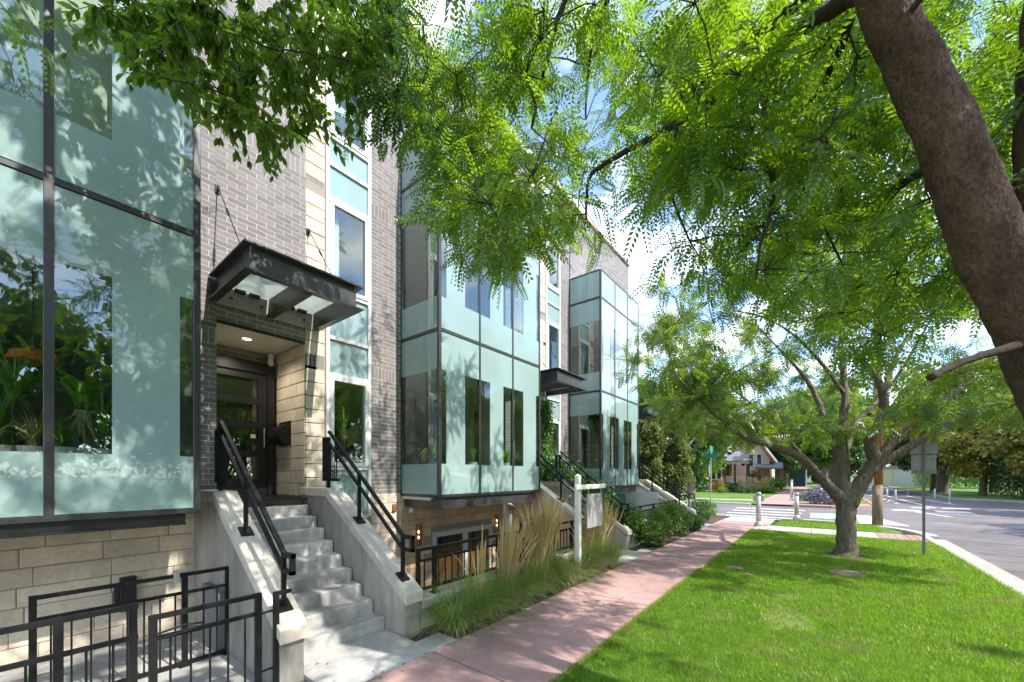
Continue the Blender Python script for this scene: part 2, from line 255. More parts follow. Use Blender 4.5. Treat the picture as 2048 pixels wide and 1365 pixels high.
# ------------------------------------------------------------------ mesh helpers
class MB:
    def __init__(s): s.v = []; s.f = []; s.m = []
    def add(s, vs, fs, mi=0):
        o = len(s.v); s.v += [tuple(v) for v in vs]
        for f in fs: s.f.append(tuple(i + o for i in f)); s.m.append(mi)
        return s
    def box(s, x0, x1, y0, y1, z0, z1, mi=0):
        v = [(x, y, z) for x in (x0, x1) for y in (y0, y1) for z in (z0, z1)]
        return s.add(v, [(0, 1, 3, 2), (4, 6, 7, 5), (0, 4, 5, 1), (2, 3, 7, 6), (0, 2, 6, 4), (1, 5, 7, 3)], mi)
    def cbox(s, x0, x1, y0, y1, z0, z1, b=0.01, mi=0, jit=0.0):
        lo, hi = (x0, y0, z0), (x1, y1, z1); vs = []; idx = {}
        for sx in (0, 1):
            for sy in (0, 1):
                for sz in (0, 1):
                    sg = (sx, sy, sz)
                    j = [random.uniform(-jit, jit) for _ in range(3)]
                    for a in range(3):
                        p = []
                        for k in range(3):
                            base = hi[k] if sg[k] else lo[k]
                            if k != a: base += -b if sg[k] else b
                            p.append(base + j[k])
                        idx[(sg, a)] = len(vs); vs.append(p)
        fs = []
        for a in range(3):
            o = [k for k in range(3) if k != a]
            for sgn in (0, 1):
                q = []
                for u, w_ in ((0, 0), (1, 0), (1, 1), (0, 1)):
                    g = [0, 0, 0]; g[a] = sgn; g[o[0]] = u; g[o[1]] = w_; q.append(idx[(tuple(g), a)])
                flip = (sgn == 0) != (a == 1)
                fs.append(tuple(reversed(q)) if flip else tuple(q))
        for a in range(3):
            b1, c1 = [k for k in range(3) if k != a]
            for u in (0, 1):
                for w_ in (0, 1):
                    g0 = [0, 0, 0]; g0[b1] = u; g0[c1] = w_; g1 = list(g0); g1[a] = 1
                    g0, g1 = tuple(g0), tuple(g1)
                    fs.append((idx[(g0, b1)], idx[(g1, b1)], idx[(g1, c1)], idx[(g0, c1)]))
        for sx in (0, 1):
            for sy in (0, 1):
                for sz in (0, 1):
                    fs.append(tuple(idx[((sx, sy, sz), a)] for a in range(3)))
        return s.add(vs, fs, mi)
    def bar(s, p, q, w_, h, mi=0, up=(0, 0, 1)):
        p, q = Vector(p), Vector(q); d = (q - p).normalized(); u = Vector(up)
        if abs(d.dot(u)) > 0.99: u = Vector((1, 0, 0))
        r = d.cross(u).normalized(); u = r.cross(d)
        v = []
        for e in (p, q):
            for a, b in ((-1, -1), (1, -1), (1, 1), (-1, 1)): v.append(e + r * (a * w_ / 2) + u * (b * h / 2))
        return s.add(v, [(0, 3, 2, 1), (4, 5, 6, 7), (0, 1, 5, 4), (1, 2, 6, 5), (2, 3, 7, 6), (3, 0, 4, 7)], mi)
    def tube(s, pts, rad, n=8, mi=0, cap=True):
        pts = [Vector(p) for p in pts]; k = len(pts)
        if not hasattr(rad, '__len__'): rad = [rad] * k
        v = []; u = None
        for i in range(k):
            d = (pts[min(i + 1, k - 1)] - pts[max(i - 1, 0)]).normalized()
            if u is None: u = d.orthogonal().normalized()
            u = (u - d * u.dot(d)).normalized(); w_ = d.cross(u)
            for j in range(n):
                a = 2 * math.pi * j / n; v.append(pts[i] + (u * math.cos(a) + w_ * math.sin(a)) * rad[i])
        f = [(i * n + j, i * n + (j + 1) % n, (i + 1) * n + (j + 1) % n, (i + 1) * n + j) for i in range(k - 1) for j in range(n)]
        if cap: f += [tuple(reversed(range(n))), tuple(range((k - 1) * n, k * n))]
        return s.add(v, f, mi)
    def lathe(s, prof, c=(0, 0, 0), n=16, mi=0):
        v = []; k = len(prof)
        for r, z in prof:
            for j in range(n):
                a = 2 * math.pi * j / n; v.append((c[0] + r * math.cos(a), c[1] + r * math.sin(a), c[2] + z))
        f = [(i * n + j, i * n + (j + 1) % n, (i + 1) * n + (j + 1) % n, (i + 1) * n + j) for i in range(k - 1) for j in range(n)]
        f += [tuple(reversed(range(n))), tuple(range((k - 1) * n, k * n))]
        return s.add(v, f, mi)
    def prism(s, poly, axis, a, b, mi=0):
        n = len(poly); v = []
        for t in (a, b):
            for p in poly:
                q = list(p); q.insert(axis, t); v.append(q)
        f = [tuple(range(n)), tuple(range(n, 2 * n))] + [(i, (i + 1) % n, n + (i + 1) % n, n + i) for i in range(n)]
        return s.add(v, f, mi)
    def mesh(s, name, mats):
        me = bpy.data.meshes.new(name); me.from_pydata(s.v, [], s.f)
        for m_ in (mats if isinstance(mats, (list, tuple)) else [mats]): me.materials.append(M[m_])
        if any(s.m): me.polygons.foreach_set('material_index', s.m)
        bm = bmesh.new(); bm.from_mesh(me); bmesh.ops.recalc_face_normals(bm, faces=bm.faces); bm.to_mesh(me); bm.free()
        me.update(); return me
    def build(s, name, mats, parent=None, kind=None, smooth=False):
        me = s.mesh(name, mats)
        if smooth: me.polygons.foreach_set('use_smooth', [True] * len(me.polygons))
        return link(name, me, parent, kind)
def link(name, me, parent=None, kind=None):
    o = bpy.data.objects.new(name, me); COL.objects.link(o)
    if parent:
        o.parent = parent
        if parent.type == 'EMPTY': o.matrix_parent_inverse = Matrix.Translation(-parent.location)
    if kind: o['kind'] = kind
    return o
def empty(name, loc=(0, 0, 0), label=None, cat=None, group=None):
    o = bpy.data.objects.new(name, None); COL.objects.link(o); o.location = loc; o.empty_display_size = 0.2
    tag(o, label, cat, group); return o
def tag(o, label=None, cat=None, group=None):
    if label: o['label'] = label
    if cat: o['category'] = cat
    if group: o['group'] = group
    return o
def sheet(name, polys, z, m_, kind='structure', parent=None):
    b = MB()
    for p in polys: b.add([(x, y, z) for x, y in p], [tuple(range(len(p)))])
    me = b.mesh(name, m_)
    o = link(name, me, parent, kind if not parent else None)
    return o
def rect(x0, x1, y0, y1): return [(x0, y0), (x1, y0), (x1, y1), (x0, y1)]
def np_mesh(name, V, F, m_, parent=None, kind=None, mi=None):
    me = bpy.data.meshes.new(name); k = F.shape[1]
    me.vertices.add(len(V)); me.vertices.foreach_set('co', np.ascontiguousarray(V, dtype=np.float32).ravel())
    me.loops.add(F.size); me.loops.foreach_set('vertex_index', np.ascontiguousarray(F, dtype=np.int32).ravel())
    me.polygons.add(len(F)); me.polygons.foreach_set('loop_start', np.arange(0, F.size, k, dtype=np.int32))
    try: me.polygons.foreach_set('loop_total', np.full(len(F), k, dtype=np.int32))
    except Exception: pass
    for m1 in (m_ if isinstance(m_, (list, tuple)) else [m_]): me.materials.append(M[m1])
    me.polygons.foreach_set('use_smooth', np.zeros(len(F), dtype=bool))
    if mi is not None: me.polygons.foreach_set('material_index', mi)
    me.update(calc_edges=True)
    return link(name, me, parent, kind) if parent is not False else me
def unit(a): return a / np.maximum(np.linalg.norm(a, axis=-1, keepdims=True), 1e-9)
def stamp(tv, tf, pos, dirs, ups, scale):
    """copies of a leaf template (x along dirs, z along ups)"""
    X = unit(dirs); Y = unit(np.cross(ups, X)); Z = np.cross(X, Y); sc = np.asarray(scale).reshape(-1, 1, 1)
    V = pos[:, None, :] + sc * (tv[None, :, 0:1] * X[:, None, :] + tv[None, :, 1:2] * Y[:, None, :] + tv[None, :, 2:3] * Z[:, None, :])
    n = len(pos); k = len(tv)
    F = tf[None, :, :] + (np.arange(n) * k)[:, None, None]
    return V.reshape(-1, 3), F.reshape(-1, tf.shape[1])
def P(px, py, dep):       # a point of the place at the given distance, read off the photograph
    s_, c_ = math.sin(R_(38.1)), math.cos(R_(38.1)); r = (px - 1024) / 786
    return Vector(((-s_ + c_ * r) * dep, (c_ + s_ * r) * dep, 2 + (950 - py) / 786 * dep))
NEAR_BOUGHS = [(-4.12,2.47,7.12,0.34),(-3.28,2.33,6.41,0.37),(-3.01,2.09,6.12,0.37),(-3.59,2.67,6.99,0.36),(-3.17,4.07,8.19,0.55),(-1.73,2.62,5.76,0.45),(-2.18,3.03,6.24,0.48),(-1.46,2.97,5.87,0.31),(-2.51,4.31,8,0.39),(-2.01,4.44,7.49,0.54),(-2.05,4.44,7.43,0.42),(-0.68,2.88,5.26,0.32),(-0.88,4.28,6.43,0.33),(-1.07,5.94,8.29,0.41),(-0.47,3.57,5.57,0.39),(-0.73,4.18,6.27,0.42),(-0.16,4.28,6.06,0.33),(0.1,4.07,5.73,0.45),(-0.03,5.35,7.09,0.36),(0.24,3.76,5.33,0.35),(0.43,6.04,7.14,0.51),(0.31,4.65,6.05,0.46),(0.57,5.86,7.04,0.4),(0.6,6.27,7.32,0.49),(1.57,6.48,6.83,0.49),(1.45,6.43,7.06,0.38),(1.5,5.91,6.37,0.37),(-3.49,2.38,6.41,0.38),(-2.99,2.22,6.07,0.4),(-2.9,1.85,5.42,0.43),(-3.28,2.53,6.33,0.53),(-3.69,2.87,6.88,0.56),(-2.3,2.78,5.74,0.44),(-2.81,3.31,6.5,0.43),(-3.53,4.2,7.68,0.43),(-1.82,2.75,5.68,0.4),(-2.71,3.94,7.04,0.35),(-1.95,4.18,6.96,0.44),(-1.75,4.55,7.02,0.4),(-1.15,3.65,5.73,0.43),(-1.51,4.23,6.5,0.46),(-0.88,3.81,5.87,0.35),(-0.96,4.06,5.98,0.5),(-0.4,3.66,5.5,0.41),(-0.63,4.46,6.29,0.45),(-0.16,3.22,4.81,0.43),(-0.21,5.7,6.77,0.35),(-0.32,7.07,8.41,0.6),(0.04,3.74,5.27,0.48),(-0.13,5.28,6.55,0.37),(0.03,6.11,7.41,0.43),(0.13,4.21,5.65,0.46),(0.35,4.54,5.76,0.43),(0.2,3.63,4.84,0.43),(0.6,6.55,7.12,0.47),(0.52,4.49,5.56,0.46),(0.53,4.86,5.91,0.47),(0.63,4.52,5.56,0.48),(1.26,5.35,5.78,0.39),(1.62,7.03,6.76,0.44),(1.64,6.34,6.3,0.48),(-3.34,2.29,5.7,0.51),(-2.85,2.01,5.31,0.34),(-3.94,2.54,6.42,0.37),(-2.9,2.31,5.63,0.36),(-2.92,2.43,5.83,0.52),(-3.49,3.02,6.38,0.36),(-2.93,3.07,6.24,0.37),(-2.42,2.31,5.41,0.39),(-3.46,3.85,7.15,0.46),(-2.04,2.8,5.56,0.4),(-2.92,4.04,6.89,0.47),(-2.19,5.34,7.53,0.38),(-1.06,3.23,5.27,0.49),(-1.23,4.09,5.78,0.33),(-1.77,5.77,7.55,0.46),(-0.82,3.93,5.47,0.38),(-0.97,4.31,5.8,0.35),(-1.52,6.42,8.14,0.58),(-0.47,3.05,4.75,0.34),(-0.86,4.98,6.41,0.39),(-0.91,5.24,6.52,0.39),(-0.27,3.23,4.7,0.37),(-0.43,5.28,6.24,0.54),(0.07,4.7,5.54,0.47),(0.05,6.09,6.79,0.43),(-0.16,6.11,7.04,0.41),(0.39,5.94,6.46,0.46),(0.14,5.03,5.98,0.4),(0.56,5.53,6.01,0.5),(0.51,4.23,5.09,0.44),(0.96,5.4,5.62,0.48),(1.06,5.96,5.96,0.35),(1.26,7.27,6.91,0.36),(1.11,5.37,5.49,0.36),(1.43,7.42,6.96,0.54),(1.22,4.69,4.86,0.46),(1.41,5.4,5.43,0.45),(-3.12,2.18,5.34,0.32),(-2.86,2.47,5.27,0.44),(-2.55,2.2,4.92,0.33),(-3.02,2.97,5.69,0.4),(-3.12,3.44,6.2,0.36),(-4.35,4.63,7.49,0.61),(-3.16,5.01,7.18,0.46),(-2.27,4.45,6.15,0.49),(-1.71,4.56,5.94,0.44),(-2.5,5.96,7.5,0.46),(-1.22,3.7,5.21,0.36),(-1.57,4.4,6.09,0.47),(-1.94,5.69,7.2,0.52),(-0.6,2.92,4.3,0.39),(-0.87,4.54,5.46,0.51),(-1.14,5.48,6.23,0.51),(-0.36,3.16,4.41,0.33),(-0.73,4.38,5.61,0.45),(-0.21,4.43,5.13,0.52),(-0.28,4.65,5.22,0.34),(-0.61,6.22,6.82,0.47),(0.03,3.44,4.32,0.37),(-0,4.89,5.46,0.45),(-0.08,6.92,6.76,0.59),(0.47,5.87,6.02,0.4),(0.18,5.43,5.69,0.49),(0.4,5.14,5.41,0.47),(0.59,4.8,4.99,0.49),(0.49,4.41,4.95,0.44),(0.44,5.11,5.4,0.53),(0.66,4.1,4.53,0.37),(0.88,5.1,5.24,0.32),(0.81,5.51,5.42,0.33),(1.11,5.72,5.21,0.33),(1.06,4.2,4.32,0.44),(1.82,7.52,6.07,0.43),(-2.22,2.4,4.41,0.33),(-2.36,2.27,4.42,0.34),(-2.65,2.65,5.01,0.48),(-2.41,2.78,4.88,0.47),(-3,3.41,5.74,0.42),(-3.61,4.35,6.45,0.6),(-1.65,2.38,4.25,0.41),(-2.3,3.69,5.56,0.49),(-3.16,4.33,6.07,0.48),(-2.11,3.62,5.31,0.33),(-1.14,3.7,4.88,0.38),(-1.21,3.98,4.92,0.4),(-1.58,5.08,5.88,0.46),(-0.81,3.15,4.46,0.33),(-0.82,4.51,5.29,0.5),(-1.34,6.69,6.93,0.53),(-0.49,3.27,4.22,0.35),(-0.64,5.68,5.86,0.39),(-0.42,4.12,4.92,0.42),(-0.24,5.49,5.71,0.36),(-0.37,6.95,6.42,0.42),(0.08,3.46,4.2,0.42),(-0.16,5.34,5.56,0.48),(0.12,6.1,5.61,0.49),(0.15,5.67,5.32,0.54),(0.23,4.29,4.65,0.5),(0.47,4.1,4.26,0.4),(0.8,6.71,5.79,0.38),(1.12,6.73,5.66,0.41),(0.94,6.76,5.84,0.4),(0.92,4.38,4.22,0.45),(1.37,6.95,5.82,0.47),(1.04,4.41,4.25,0.31),(1.72,7.38,5.53,0.46),(-1.9,2.11,3.96,0.4),(-3.05,3.36,5.16,0.55),(-2.45,2.4,4.23,0.32),(-1.84,2.48,4.13,0.49),(-2.54,3.18,4.8,0.49),(-3.87,4.55,6.12,0.53),(-1.95,2.75,4.41,0.46),(-2.25,3.15,4.47,0.36),(-3.33,4.65,5.96,0.58),(-1.85,3.33,4.64,0.47),(-2.62,4.56,5.44,0.5),(-0.88,3.2,4.22,0.38),(-1.27,4.79,5.29,0.51),(-0.56,3.97,4.56,0.47),(-0.59,5.12,5.22,0.44),(-1.21,7.13,6.55,0.6),(-0.34,3.95,4.17,0.39),(-0.29,4.93,4.9,0.33),(-0.42,7.22,6.03,0.5),(0.01,5.45,4.83,0.48),(-0.24,7.58,6.35,0.41),(0.13,4.48,4.53,0.33),(0.26,4.96,4.6,0.43),(0.22,7.77,5.93,0.53),(0.83,6.55,5.14,0.48),(0.35,4.19,4,0.32),(0.59,3.85,3.84,0.38),(1.1,4.45,3.85,0.42),(0.98,4.1,3.89,0.32),(-2.65,2.74,4.22,0.41),(-2.78,3.01,4.51,0.51),(-2.47,3.28,4.3,0.48),(-3.13,3.58,4.78,0.49),(-2.53,3.49,4.53,0.43),(-3.13,4.42,5.3,0.38),(-2.55,4.63,5.28,0.58),(-0.75,3.42,3.9,0.48),(-0.39,3.51,3.82,0.42),(-0.66,4.92,4.65,0.49),(-0.38,3.88,4.07,0.37),(-0.3,5.22,4.72,0.37),(-0.53,6.6,5.14,0.57),(-0.03,5.71,4.73,0.36),(0.15,7.76,5.61,0.61),(0.4,5.77,4.43,0.39),(0.3,8.21,5.74,0.48),(0.75,5.5,4.27,0.33),(1.25,8.63,5.25,0.43),(0.93,4.62,3.94,0.5),(0.84,4.3,3.75,0.49),(1.99,9.32,5.33,0.57),(1.01,4.3,3.71,0.33),(1.34,5.29,3.96,0.48),(2.45,9.44,5.34,0.6),(-0.92,4.44,4.06,0.43),(-1.02,5.72,4.51,0.36),(-0.31,3.62,3.59,0.48),(-0.53,5.43,4.32,0.48),(-0.61,6.01,4.63,0.56),(-0.03,3.95,3.6,0.4),(-0.01,8.03,4.92,0.54),(0.4,6.03,4.26,0.48),(0.51,7.87,4.62,0.55),(0.55,4.59,3.69,0.43),(0.47,5.44,3.85,0.43),(0.85,4.76,3.59,0.51),(1.05,4.81,3.64,0.43),(1.71,9.28,5.1,0.62),(1.4,5.48,3.74,0.42),(0.03,7.41,4.25,0.54),(0.16,4.85,3.48,0.46),(0.32,6.81,4.15,0.47),(0.4,4.3,3.11,0.32),(0.53,6.07,3.56,0.4),(1.04,8.7,4.69,0.62),(0.95,5.83,3.67,0.34),(-0,1.01,5.49,0.66),(0.26,-2.62,4.34,0.72),(2.1,3.7,7.6,0.69),(-2.49,0.03,7.52,0.61),(0.91,-1.18,4.98,0.72),(1.21,1.91,6.31,0.56),(-1.8,0.01,5.57,0.58),(-2.68,0.1,6.44,0.67),(1.5,-2.45,7.06,0.65),(1.28,-1.85,5.09,0.6),(0.62,3.03,7.36,0.58),(-1.27,-0.34,6.21,0.67),(2.42,2.25,6.87,0.66),(-0.28,0.53,8.03,0.57),(-3.09,-0.62,5.68,0.57),(-3.3,0.42,8.7,0.66),(0.45,-1.54,4.76,0.74),(0.48,-0.82,4.81,0.69),(0.16,2.64,6.92,0.7),(-4.18,-0.32,5.25,0.68),(-2.2,-0.95,6.08,0.57),(-1.13,-0.55,4.37,0.54),(-4.49,1.31,8.24,0.55),(1.54,-1.15,8.5,0.58),(-1.93,-1.18,8.76,0.58),(-1.21,3.57,7.35,0.52),(1.36,0.79,5.08,0.74),(-1.84,1.06,7.01,0.74),(-1.49,1.32,5.13,0.66),(0.38,2.46,5.92,0.56),(-1.21,2.46,6.77,0.67),(1.16,-1.43,7.14,0.64),(0.91,0.95,4.72,0.72),(0.43,2,8.31,0.65),(2.89,-1.02,5.93,0.53),(0.6,-1.96,6.36,0.57),(1.48,7.4,8.7,0.54),(-1.75,1.09,5.22,0.64),(2.5,1.06,5.78,0.53),(2.84,-2.01,7.4,0.55),(-0.88,4.22,7.33,0.63),(2.79,4.67,4.54,0.63),(2.85,0.05,6.69,0.56),(0.35,-0.75,8.27,0.68),(-3.95,-0.73,7.83,0.62),(-2.15,0.73,7.26,0.62),(1.23,2.07,4.54,0.58),(2,-1.04,5.38,0.53),(0.13,0.12,4.97,0.65),(1.46,-1.53,4.58,0.55),(-2.48,1.48,6.37,0.6),(-3.2,-1.09,5.91,0.63),(-0.91,-0.01,6.46,0.61),(0.35,4.58,8.6,0.51),(1.05,-2.68,5.16,0.68),(-0.57,1.34,7.42,0.75),(1.09,-1.91,6.22,0.66),(2.04,1.61,4.68,0.67),(0.58,-2.18,7.54,0.61),(0.81,0.59,7.28,0.7),(-3.14,-1.19,5.34,0.7),(-1.53,3.8,7.89,0.64),(-2.17,-2.18,5.7,0.64),(-2.46,1.6,6.66,0.74),(-0.67,-0.13,7.34,0.65),(0.83,-0.78,7.99,0.57),(1.61,5.03,4.78,0.72),(0.38,-0.62,8.2,0.61),(-1.41,-1.81,7.43,0.69),(2.28,3.51,6.73,0.6),(1.74,3.19,5.4,0.6),(3.51,3.18,7.57,0.6),(2.97,3.71,6.47,0.6),(2.92,3.7,6.51,0.6),(4.37,3.21,7.96,0.6),(3.71,4.67,7.89,0.6),(2.64,3,5.49,0.6),(4,3.58,7.49,0.6),(3.35,3.92,7.94,0.6),(2.12,3.62,5.81,0.6),(3.6,3.01,6.62,0.6),(3.98,4.79,8.31,0.6),(2.16,4.83,5.54,0.6),(3.84,3.32,7.51,0.6),(4.18,3.87,7.4,0.6),(-2.43,0.81,6.39,0.6),(-2.99,1.64,7.98,0.6),(-1.57,1.23,8.46,0.6),(-1.36,0.84,7.22,0.6),(-0.39,1.63,6.59,0.6),(-0.83,1.16,7.09,0.6),(-1.19,0.61,8.14,0.6),(-1.58,1.08,6.35,0.6),(-0.58,1.63,8.18,0.6),(-2.35,1.28,6.5,0.6),(-1.62,0.72,7.43,0.6),(-2.36,0.31,7.33,0.6),(-2.51,0.46,7.06,0.6),(-2.84,0.23,8.73,0.6),(-3.04,1.54,7.29,0.6),(-2.85,0.84,7.52,0.6),(-3.04,1.01,6.22,0.6),(-2.33,1.27,8.4,0.6),(-2.68,0.81,8.66,0.6),(-2.29,0.38,6.84,0.6),(-0.69,0.72,7.93,0.6),(-0.48,1.13,6.71,0.6),(-1.81,0.69,7.45,0.6),(-1.42,1.66,7.99,0.6),(-1.73,1.42,7.52,0.6),(-2.64,1.21,6.9,0.6)]  # unseen later boughs include some added to shade the trunk and nearest bay
ASH_BOUGHS = [(-4.31,0.41,5.57,0.31),(-4.35,0.59,5.8,0.26),(-4.62,0.58,5.96,0.26),(-4.37,0.73,5.84,0.34),(-4.52,0.82,5.98,0.26),(-3.67,0.73,5.32,0.28),(-4.46,0.88,6.01,0.27),(-3.28,0.89,5.22,0.31),(-4.42,1.18,6.36,0.34),(-3.64,1.25,5.77,0.25),(-3.79,1.5,6.22,0.34),(-4.11,1.65,6.53,0.33),(-3.66,1.71,6.4,0.3),(-4.27,1.96,7.1,0.3),(-3.18,1.78,5.93,0.31),(-4.01,2.14,7.06,0.35),(-5.22,0.44,6.08,0.31),(-4.5,0.65,5.64,0.34),(-3.74,0.67,5.19,0.33),(-4.68,0.75,5.95,0.32),(-3.93,0.87,5.37,0.3),(-4.63,1.08,6.25,0.36),(-3.39,0.87,5.18,0.24),(-4.63,1.29,6.35,0.34),(-3.4,1,5.27,0.27),(-4.16,1.23,6.02,0.29),(-3.33,1.3,5.32,0.26),(-4.22,1.75,6.51,0.28),(-3.4,1.66,5.68,0.25),(-4.12,1.85,6.4,0.27),(-3.18,1.68,5.78,0.34),(-3.6,1.9,6.16,0.33),(-3.2,1.99,5.99,0.28),(-3.81,2.24,6.55,0.25),(-3.65,0.68,4.81,0.25),(-4.58,0.87,5.74,0.27),(-3.9,0.78,5.25,0.33),(-4.41,0.86,5.52,0.33),(-3.64,1.05,5.1,0.26),(-4.6,1.28,6.12,0.28),(-3.95,1.37,5.71,0.3),(-4.19,1.29,5.74,0.26),(-3.78,1.47,5.61,0.28),(-4.28,1.69,6.21,0.27),(-3.22,1.54,5.4,0.25),(-3.9,1.72,5.89,0.25),(-2.95,1.69,5.32,0.29),(-3.98,2.26,6.31,0.31),(-3.88,2.28,6.29,0.35),(-4.4,0.88,5.38,0.31),(-3.9,1.13,5.08,0.31),(-4.24,1.2,5.46,0.35),(-3.6,1.11,4.94,0.25),(-4.49,1.47,5.67,0.29),(-3.86,1.6,5.62,0.32),(-4.28,1.74,5.86,0.34),(-3.67,1.6,5.47,0.35),(-4.12,1.8,5.78,0.28),(-3.5,1.96,5.58,0.36),(-3.96,1.34,5.06,0.29),(-3.5,1.28,4.83,0.26),(-4.38,1.8,5.68,0.25),(-4.06,1.93,5.67,0.34),(-2.53,-2.85,7.23,0.73),(-3.04,-6.77,5.26,0.8),(1.96,-2.14,9.78,0.78),(-1.89,-6.92,9.53,0.7),(-4.9,-6.03,8.41,0.66),(-0.85,1.51,5.82,0.53),(-1.41,-4.51,10.27,0.56),(-3.35,-2.99,8,0.68),(0.73,0.44,10.84,0.54),(-0.12,-1.09,5.82,0.5),(1.49,-7.42,6.4,0.76),(2.69,-0.51,9.1,0.71),(-0.42,-1.37,8.86,0.59),(-4.34,-6.67,5.39,0.72),(2.87,-4.09,8.53,0.6),(1.29,-5.47,5.78,0.65),(-4.51,-2.1,6.38,0.78),(-3.96,-4.38,9.53,0.51),(-1.64,-3.27,9.8,0.79),(-5.08,-6.86,7.94,0.76),(2.34,-8.24,7.87,0.65),(-4.33,-5.8,6.21,0.61),(-0.76,-3.07,7.52,0.61),(-1.51,-8.35,10.7,0.76),(-0.77,0.93,9.22,0.74),(1.42,-1.02,8.76,0.59),(2.46,-5.49,9.3,0.52),(-3.33,0.85,10.9,0.53),(-2.66,-3.26,8.14,0.65),(0.97,1.65,9.49,0.55),(-3.68,-6.7,10.64,0.79),(0.39,-4.46,7.64,0.55),(-0.59,-5.27,10,0.68),(-3.96,-7.99,10.24,0.72),(-3.43,-6.69,8.2,0.51),(0.92,0.94,7.61,0.64),(1.34,-6.57,9.42,0.74),(0.71,-6.05,8.72,0.64),(-1.98,-4.49,6.3,0.57),(0.44,-8.61,7.42,0.68),(-4.36,-2.05,6.75,0.6),(3.16,0.07,7.77,0.69),(-4.02,-6.32,10.45,0.55),(1.2,-5.87,5.64,0.59),(1.75,-4.07,7.4,0.67),(-4.47,-6.21,8.14,0.53),(0.38,-8.67,5.61,0.74),(-1.08,-1.94,6.69,0.69),(-2.81,-5.79,5.45,0.56),(1.09,-2.12,5.42,0.79),(-3.65,0.29,7.65,0.65),(-0.66,2.04,6.43,0.79),(0.35,-8.9,5.76,0.8),(-3,-7.22,8.49,0.63),(1.93,-0.32,9.26,0.56),(3.1,-6.79,5.9,0.59),(-2.78,-8.54,10.99,0.58),(1.57,-7.41,7.3,0.57),(0.21,-2.94,7.7,0.54),(0.29,-0.45,5.99,0.56),(-0.81,2.12,7.66,0.69),(1.66,-5.95,8.73,0.6),(1.94,-4.95,11,0.57),(-3.14,0.62,8.52,0.56),(3,0.29,6.4,0.65),(1.4,-7.05,7.97,0.55),(3.33,-5.36,9.07,0.62),(-1.41,-7.07,6.24,0.61),(-0.22,-8.98,8.18,0.7),(-0.69,1.82,9.55,0.67),(-2.49,-4.91,5.3,0.51),(2.09,-5.92,8.69,0.63),(2.82,-7.04,7.37,0.69),(0.59,1.89,6.13,0.77),(-2.66,-4.1,10.91,0.56),(-1.82,-6.26,5.98,0.74),(-1.97,-5.39,10.99,0.6),(-1.17,-4.31,7.03,0.66),(-4.09,-2.99,7.42,0.51),(-2.59,-6.34,5.85,0.61),(-2.89,-7.98,7.61,0.53),(-3.6,-6.8,8,0.79),(-3.26,-0.48,5.37,0.54),(0.22,-1.25,6.21,0.53),(3.09,-5.76,8.04,0.67),(-3.49,1.14,9.7,0.6),(-3.03,-1.14,7.2,0.6),(-4.29,0.76,7.31,0.6),(-2.96,0.2,8.46,0.6),(-3.45,1.34,10.44,0.6),(-1.98,0.25,10.44,0.6),(-2.15,-0.58,7.68,0.6),(-3.93,-0.92,8.53,0.6),(-2.46,-0.64,7.48,0.6),(-3.32,0.04,10.19,0.6),(-1.55,1.02,8.08,0.6),(-1.77,-0.44,9.19,0.6),(-2.69,-0.57,9.04,0.6),(-3.56,0.95,8,0.6),(-1.9,-0.69,7.23,0.6),(-3,1.18,9.36,0.6),(-3.59,0.17,8.33,0.6),(-2.28,-0.42,7.77,0.6),(-1.2,-1.1,7.66,0.6),(-3.38,-0.3,9.08,0.6),(-2.82,-0.78,10.02,0.6),(-2.13,-0.71,7.78,0.6),(-4.04,0.18,9.36,0.6),(-2.1,-0.56,10.14,0.6),(-1.51,0.08,7.61,0.6),(-3.84,0.74,7.43,0.6),(-2.4,0.73,7.27,0.6),(-3.93,-0.55,8.69,0.6),(-1.68,0.96,8.52,0.6),(-4.36,0.26,7.86,0.6)]  # unseen later boughs include some added to shade the nearest bay
N_NEAR, N_ASH = 244, 63
# ------------------------------------------------------------------ ground, roads, pavements
UY = [-2.06, 5.02, 12.02]                 # left edge of each bay along the street
WX, BX = -6.89, -5.70                     # wall face, bay front
sheet('ground', [rect(-4.3, 900, -300, 1500), rect(-900, -4.3, 17.9, 1500), rect(-900, -4.3, -300, -8), rect(-900, -16, -8, 17.9)], -0.16, 'ground')
# main street and the cross street
sheet('road', [[(2.98, -60), (13.2, -60), (13.2, 44), (11.5, 47.5), (8.8, 49.5), (9.6, 140), (3.1, 140), (2.98, 34.8), (2.0, 32.6), (0.6, 31.6), (-120, 31.6), (-120, 22.1), (-0.3, 22.1), (1.6, 21.6), (2.6, 20.4), (2.98, 18.6)]], -0.10, 'asphalt')
# lawn strip with a real edge
def slab(name, x0, x1, y0, y1, z0, z1, m_, kind='structure'):
    return MB().box(x0, x1, y0, y1, z0, z1).build(name, m_, None, kind)
lawn = MB().box(-1.97, 2.58, -7, 16.75, -0.15, 0.0).build('lawn', 'lawn', None, 'structure')
corner = MB().prism([(-1.45, 18.35), (2.12, 18.35), (2.25, 19.2), (1.9, 20.6), (1.0, 21.45), (-0.4, 21.8), (-1.1, 20.6)], 2, -0.15, 0.0).build('corner_lawn', 'lawn', None, 'structure')
